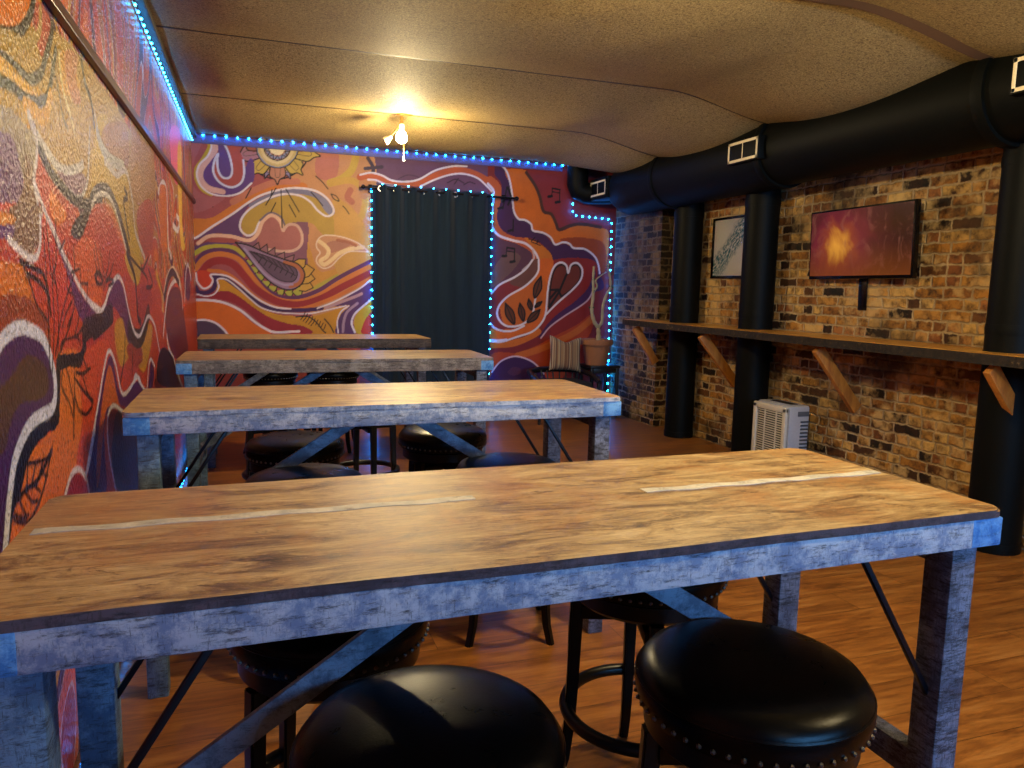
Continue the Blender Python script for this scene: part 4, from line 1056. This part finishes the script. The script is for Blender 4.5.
def make_table(name, label, x, y, a, seed, mat, first=False, legx=.036, APR=APR, BLUE=BLUE):
    T = thing(name, label, 'table', (x, y, 0), a, 'long reclaimed wood bar tables')
    o = obj('table_top', prism(outline(TL, TW, .03, seed, .0035), TH - .017, TH), mat, T, sharp=30); o.data.materials.append(TRIMW if first else APR)
    for p in o.data.polygons:
        if abs(p.normal.z) < .3: p.material_index = 1
    z1, z0 = TH - .0175, TH - .080; za, hz = (z0 + z1) / 2, z1 - z0; th = .032; bl = .085
    for nm, c, s in (('front_apron', (TL / 2, th / 2 + .004, za), (TL - 2 * bl, th, hz)), ('rear_apron', (TL / 2, TW - th / 2 - .004, za), (TL - 2 * bl, th, hz)), ('end_apron', (th / 2 + .004, TW / 2, za), (th, TW - 2 * th - .012, hz)), ('end_apron', (TL - th / 2 - .004, TW / 2, za), (th, TW - 2 * th - .012, hz))):
        bm = bmesh.new(); box(bm, c, s, .003); obj(nm, bm, APR, T)
    for sx in (0, 1):
        for sy in (0, 1):
            bm = bmesh.new(); box(bm, (bl / 2 + .003 if not sx else TL - bl / 2 - .003, th / 2 + .003 if not sy else TW - th / 2 - .003, za), (bl, th, hz), .004); obj('end_block', bm, BLUE, T)
            lx = legx + .04 if not sx else TL - legx - .04; ly = .06 if not sy else TW - .06
            bm = bmesh.new(); box(bm, (lx, ly, (TH - .081) / 2), (.07, .07, TH - .081), .005); obj('leg', bm, LEGM if sx else LEGB, T)
            bm = bmesh.new(); d = 1 if not sx else -1
            bar(bm, (lx + d * .03, ly, .62), (lx + d * .255, ly, TH - .083), .013, .013, .003); obj('steel_rod', bm, STEEL, T)
        lx = legx + .04 if not sx else TL - legx - .04
        bm = bmesh.new(); box(bm, (lx, TW / 2, .425), (.045, TW - .195, .07), .004); obj('end_stretcher', bm, LEGM, T)
        bm = bmesh.new(); box(bm, (lx, TW / 2, TH - .110), (.045, TW - .195, .055), .004); obj('top_rail', bm, LEGM, T)
        d = 1 if not sx else -1
        bm = bmesh.new(); bar(bm, (lx + d * .03, TW / 2, .48), (TL / 2 - d * .035, TW / 2, TH - .05), .016, .05, .003, up=Vector((0, 0, 1))); obj('flat_brace', bm, BRACE, T)
    bm = bmesh.new(); box(bm, (TL / 2, TW / 2, TH - .045), (.12, TW - .09, .04), .004); obj('centre_rail', bm, LEGM, T)
    if first:
        for (xa, xb, yy) in ((.02, .83, .385), (1.21, 1.885, .335)):
            P = [(xa + (xb - xa) * k / 30, yy + .004 * math.sin(k * .9) - .015) for k in range(31)] + [(xb - (xb - xa) * k / 30, yy + .004 * math.sin((30 - k) * .9 + 1) + .015) for k in range(31)]
            obj('white_inlay', prism(P, TH - .002, TH + .0012, 0), INLAY, T, smooth=False)
    return T
make_table('bar_table', 'nearest long reclaimed wood bar table with two white strips in its top', .165, 1.076, .0119, 1, TOP, True)
make_table('bar_table', 'long wood bar table with blue end blocks, second from the camera', .126, 2.756, .0081, 2, TOP2)
make_table('bar_table', 'long wood bar table third from the camera, its right end before the curtain', .128, 4.582, -.0138, 3, TOP2, APR=APR2)
make_table('bar_table', 'darker long wood bar table standing farthest back, nearest the mural', .129, 6.325, .0181, 4, TOP, APR=APR3, BLUE=APR3)

# ---------------------------------------------------------------- swivel bar stools
t = NT('black_leather'); v = t.pos(); n = t.noise(v, 160, 4, .7); n2 = t.noise(v, 9, 4, .6, 1); t.base('#030303'); t.rough(t.math('MULTIPLY_ADD', n2, .2, .2)); t.bump(t.math('ADD', n, n2), .16, .002)
t.b.inputs['Specular IOR Level'].default_value = .15; LEATH = t.m
SW_ = plain('black_stained_wood', '#060504', .35, spec=.3); NAIL = plain('pewter_nailheads', '#6c6a66', .3, 1)
def make_stool():
    S = thing('bar_stool', '', 'stool', (0, 0, 0), 0, 'round black leather bar stools')
    bm = bmesh.new(); lathe(bm, [(0, .655), (.215, .655), (.226, .662), (.231, .68), (.234, .70), (.230, .722), (.216, .741), (.19, .752), (.14, .760), (.07, .764), (0, .765)], 56); obj('seat_cushion', bm, LEATH, S)
    bm = bmesh.new(); tube(bm, [(.229 * math.cos(2 * PI * k / 56), .229 * math.sin(2 * PI * k / 56), .716) for k in range(56)], .0045, 6, closed=True); obj('piping', bm, LEATH, S)
    bm = bmesh.new()
    for k in range(54):
        a = 2 * PI * k / 54
        q = bmesh.ops.create_icosphere(bm, subdivisions=1, radius=.0062); bmesh.ops.translate(bm, vec=(.2305 * math.cos(a), .2305 * math.sin(a), .676), verts=q['verts'])
    obj('nailhead_trim', bm, NAIL, S)
    bm = bmesh.new(); lathe(bm, [(0, .60), (.20, .60), (.212, .612), (.212, .652), (0, .652)], 48); obj('seat_frame', bm, SW_, S)
    bm = bmesh.new(); lathe(bm, [(0, .575), (.10, .575), (.10, .598), (0, .598)], 24); obj('swivel_plate', bm, STEEL, S)
    bm = bmesh.new(); box(bm, (0, 0, .555), (.37, .06, .038), .004); box(bm, (0, 0, .555), (.06, .37, .0379), .004); obj('cross_frame', bm, SW_, S)
    for k in range(4):
        a = k * PI / 2; bm = bmesh.new(); pr = [(.196, .60, .024), (.200, .50, .024), (.203, .35, .022), (.209, .20, .021), (.222, .08, .019), (.245, 0.0, .018)]
        R = []
        for (rr, z, w_) in pr: R.append([bm.verts.new(((rr + sx * w_) * math.cos(a) - sy * w_ * math.sin(a), (rr + sx * w_) * math.sin(a) + sy * w_ * math.cos(a), z)) for sx, sy in ((-.8, -.8), (.8, -.8), (.8, .8), (-.8, .8))])
        for A, Bq in zip(R, R[1:]):
            for q in range(4): bm.faces.new((A[q], A[(q+1) % 4], Bq[(q+1) % 4], Bq[q]))
        bm.faces.new(R[0]); bm.faces.new(R[-1][::-1]); bmesh.ops.recalc_face_normals(bm, faces=bm.faces[:])
        bmesh.ops.bevel(bm, geom=[e for e in bm.edges if abs(e.verts[0].co.z - e.verts[1].co.z) > .01], offset=.005, segments=2, affect='EDGES')
        obj('leg', bm, SW_, S)
    bm = bmesh.new(); tube(bm, [(.222 * math.cos(2 * PI * k / 56), .222 * math.sin(2 * PI * k / 56), .25) for k in range(56)], .019, 10, closed=True); obj('footrest_ring', bm, SW_, S)
    return S
spots = [(1.500, 1.185, 1.24, 'front black leather stool at the nearest table whose seat sits at the bottom right'),
 (.828, 1.165, .9, 'front black leather stool nearest the camera, cut off by the bottom edge, left of another'),
 (.715, 1.735, .5, 'black leather stool on the far side of the nearest table at its left end'),
 (1.630, 1.85, 1.24, 'black leather stool on the far side of the nearest table at its right half'),
 (.735, 2.96, .3, 'black stool at the second table, at left, its seat peeking over the nearest table'),
 (1.590, 2.97, .55, 'black stool at the second table, at right, its seat peeking over the nearest table'),
 (.735, 3.70, .1, 'black studded stool beyond the second table at left, behind the diagonal brace'),
 (1.495, 3.79, .7, 'black studded stool beyond the second table at right with a greenish shine on its seat'),
 (.70, 5.05, .4, 'dark stool at the third table toward its left end, only its legs in view'),
 (1.25, 5.0, .15, 'dark stool at the middle of the third table, mostly its legs in view'),
 (.69, 6.93, .3, 'black studded stool at the farthest table, left one of its two'),
 (1.23, 6.88, .5, 'black studded stool at the farthest table, right one of its two')]
proto = make_stool()
for i, (x, y, rz, lb) in enumerate(spots):
    s = proto if i == 0 else copy_tree(proto)
    s.location = (x, y, 0); s.rotation_euler = (0, 0, rz); s['label'] = lb

# ---------------------------------------------------------------- corner armchair, cushion, stand, potted cactus
CHW = plain('dark_chair_wood', '#120c0a', .4); CHF = plain('black_upholstery', '#141214', .8, 0, .3, 90)
ch = thing('armchair', 'dark low curved back armchair against the far mural wall under a striped cushion', 'armchair', (3.90, 7.85, 0), .0)
bm = bmesh.new(); box(bm, (0, 0, .40), (.60, .50, .12), .04, None, 4); obj('seat', bm, CHF, ch)
bm = bmesh.new(); pts = [(-.36, -.27, .46), (-.37, -.05, .52), (-.33, .18, .55), (-.18, .27, .56), (0, .29, .565), (.18, .27, .56), (.33, .18, .55), (.37, -.05, .52), (.36, -.27, .46)]
tube(bm, pts, [.028, .03, .032, .034, .034, .034, .032, .03, .028], 14); obj('arm_rail', bm, CHW, ch)
for sx in (-1, 1):
    bm = bmesh.new(); tube(bm, [(sx * .36, -.25, .0), (sx * .35, -.25, .25), (sx * .36, -.25, .47)], [.016, .022, .02], 10); obj('leg', bm, CHW, ch)
    bm = bmesh.new(); tube(bm, [(sx * .30, .24, .0), (sx * .28, .22, .25), (sx * .29, .21, .55)], [.016, .022, .02], 10); obj('leg', bm, CHW, ch)
bm = bmesh.new()
for k in range(-3, 4): tube(bm, [(k * .075, .24 - abs(k) * .012, .45), (k * .08, .275 - abs(k) * .014, .56)], .009, 8)
obj('back_spindles', bm, CHW, ch)
t = NT('striped_cushion_cloth'); v = t.pos((1, 1, 1), 'Object'); s = t.node('ShaderNodeSeparateXYZ'); t.link(v, s.inputs[0])
wn = t.node('ShaderNodeTexWhiteNoise', noise_dimensions='1D'); t.link(t.math('FLOOR', t.math('MULTIPLY', s.outputs[0], 95)), wn.inputs['W'])
t.base(t.ramp(wn.outputs[0], [(0, '#6c4a38'), (.25, '#988468'), (.5, '#846850'), (.7, '#a89478'), (.85, '#5c4640')], 'CONSTANT')); t.rough(.9); CUSH = t.m
cu = thing('cushion', 'square brown and cream striped cushion propped upright on the dark armchair', 'cushion', (3.985, 7.96, .76)); cu.rotation_euler = (math.radians(-14), math.radians(4), math.radians(-5))
bm = bmesh.new(); N = 28; S_ = .2; hs = .21
for sgn in (1, -1):
    g = []
    for j in range(N + 1):
        row = []
        for i in range(N + 1):
            a, b = 2 * i / N - 1, 2 * j / N - 1; th = max(0, (1 - a ** 4) * (1 - b ** 4)) ** .6 * .07
            pin = 1 - .10 * (1 - a * a) * abs(b) ** 3; pin2 = 1 - .10 * (1 - b * b) * abs(a) ** 3
            z = b * hs * pin - (.055 * math.exp(-(a * 2) ** 2) if b > .3 else 0) * max(0, b)
            row.append(bm.verts.new((a * S_ * pin2, sgn * (-th - .0015), z)))
        g.append(row)
    for j in range(N):
        for i in range(N): bm.faces.new((g[j][i], g[j][i+1], g[j+1][i+1], g[j+1][i]))
bmesh.ops.remove_doubles(bm, verts=bm.verts[:], dist=.0035); bmesh.ops.recalc_face_normals(bm, faces=bm.faces[:])
obj('cushion_cover', bm, CUSH, cu, sharp=80)
st = thing('side_table', 'small dark square plant stand in the far right corner by the brick', 'side table', (4.47, 8.04, 0))
bm = bmesh.new(); box(bm, (0, 0, .605), (.38, .36, .03), .006); obj('top', bm, CHW, st)
for sx in (-1, 1):
    for sy in (-1, 1): bm = bmesh.new(); box(bm, (sx * .165, sy * .15, .295), (.035, .035, .59), .004); obj('leg', bm, CHW, st)
bm = bmesh.new(); box(bm, (0, -.15, .56), (.295, .02, .055), .003); box(bm, (0, .15, .56), (.295, .02, .055), .003); obj('skirt', bm, CHW, st)
TERR = plain('terracotta', '#8a5a3c', .75, 0, .2, 40)
pl = thing('potted_cactus', 'tall twisted bare cactus in a brown terracotta pot on the dark stand', 'potted plant', (4.42, 8.03, .62))
bm = bmesh.new(); lathe(bm, [(0, .0), (.125, .0), (.13, .01), (.165, .235), (.192, .238), (.196, .25), (.196, .30), (.19, .305), (.178, .30), (.17, .26), (.0, .26)], 40); obj('pot', bm, TERR, pl)
bm = bmesh.new(); lathe(bm, [(0, .272), (.10, .270), (.168, .262)], 32); obj('soil', bm, plain('dark_soil', '#1c120c', .95, 0, .8, 60), pl)
t = NT('cactus_skin'); v = t.pos(); n = t.noise(v, 12, 4); t.base(t.mix(n, '#7c7458', '#b4a480')); t.rough(.7); CAC = t.m
def curvy(pts, n=6): 
    P = spline([p[:2] for p in pts], False, n); Q = spline([(p[2], p[2]) for p in pts], False, n); return [(P[i][0], P[i][1], Q[i][0]) for i in range(len(P))]
stems = [([(.02, 0, .25), (.02, 0, .36), (.01, 0, .47)], .030), ([(.01, 0, .45), (-.05, -.01, .52), (-.08, 0, .66), (-.06, .01, .85), (-.075, 0, 1.0), (-.07, 0, 1.16)], .021),
 ([(.015, 0, .45), (.06, .0, .52), (.07, .01, .70), (.11, 0, .84), (.15, -.01, .92), (.14, 0, 1.06), (.115, 0, 1.15), (.13, 0, 1.25)], .017), ([(-.065, 0, .86), (-.03, -.02, .93), (-.05, -.02, 1.0), (.02, -.02, 1.06), (.09, 0, 1.10)], .010)]
for P, rr in stems:
    C = curvy(P); rr *= 1.15; bm = bmesh.new(); m = len(C); tube(bm, C, [rr * (1 - .45 * (i / m) + .10 * math.sin(i * 1.7)) for i in range(m)], 12); obj('stem', bm, CAC, pl)
t = NT('green_leaf'); t.base('#2c4420'); t.rough(.5)
bm = bmesh.new(); rnd = random.Random(4)
for k in range(26):
    P = stems[rnd.choice([1, 2, 2])][0]; a = Vector(rnd.choice(P[2:])); d = Vector((rnd.uniform(-1, 1), rnd.uniform(-1, .3), rnd.uniform(.0, 1))).normalized()
    s1 = d.cross(Vector((0, 1, .3))).normalized(); L = rnd.uniform(.03, .06); v0 = bm.verts.new(a + d * .012); v1 = bm.verts.new(a + d * L * .5 + s1 * L * .22); v2 = bm.verts.new(a + d * L); v3 = bm.verts.new(a + d * L * .5 - s1 * L * .22); bm.faces.new((v0, v1, v2, v3))
lf = obj('leaves', bm, t.m, pl); lf['kind'] = 'stuff'
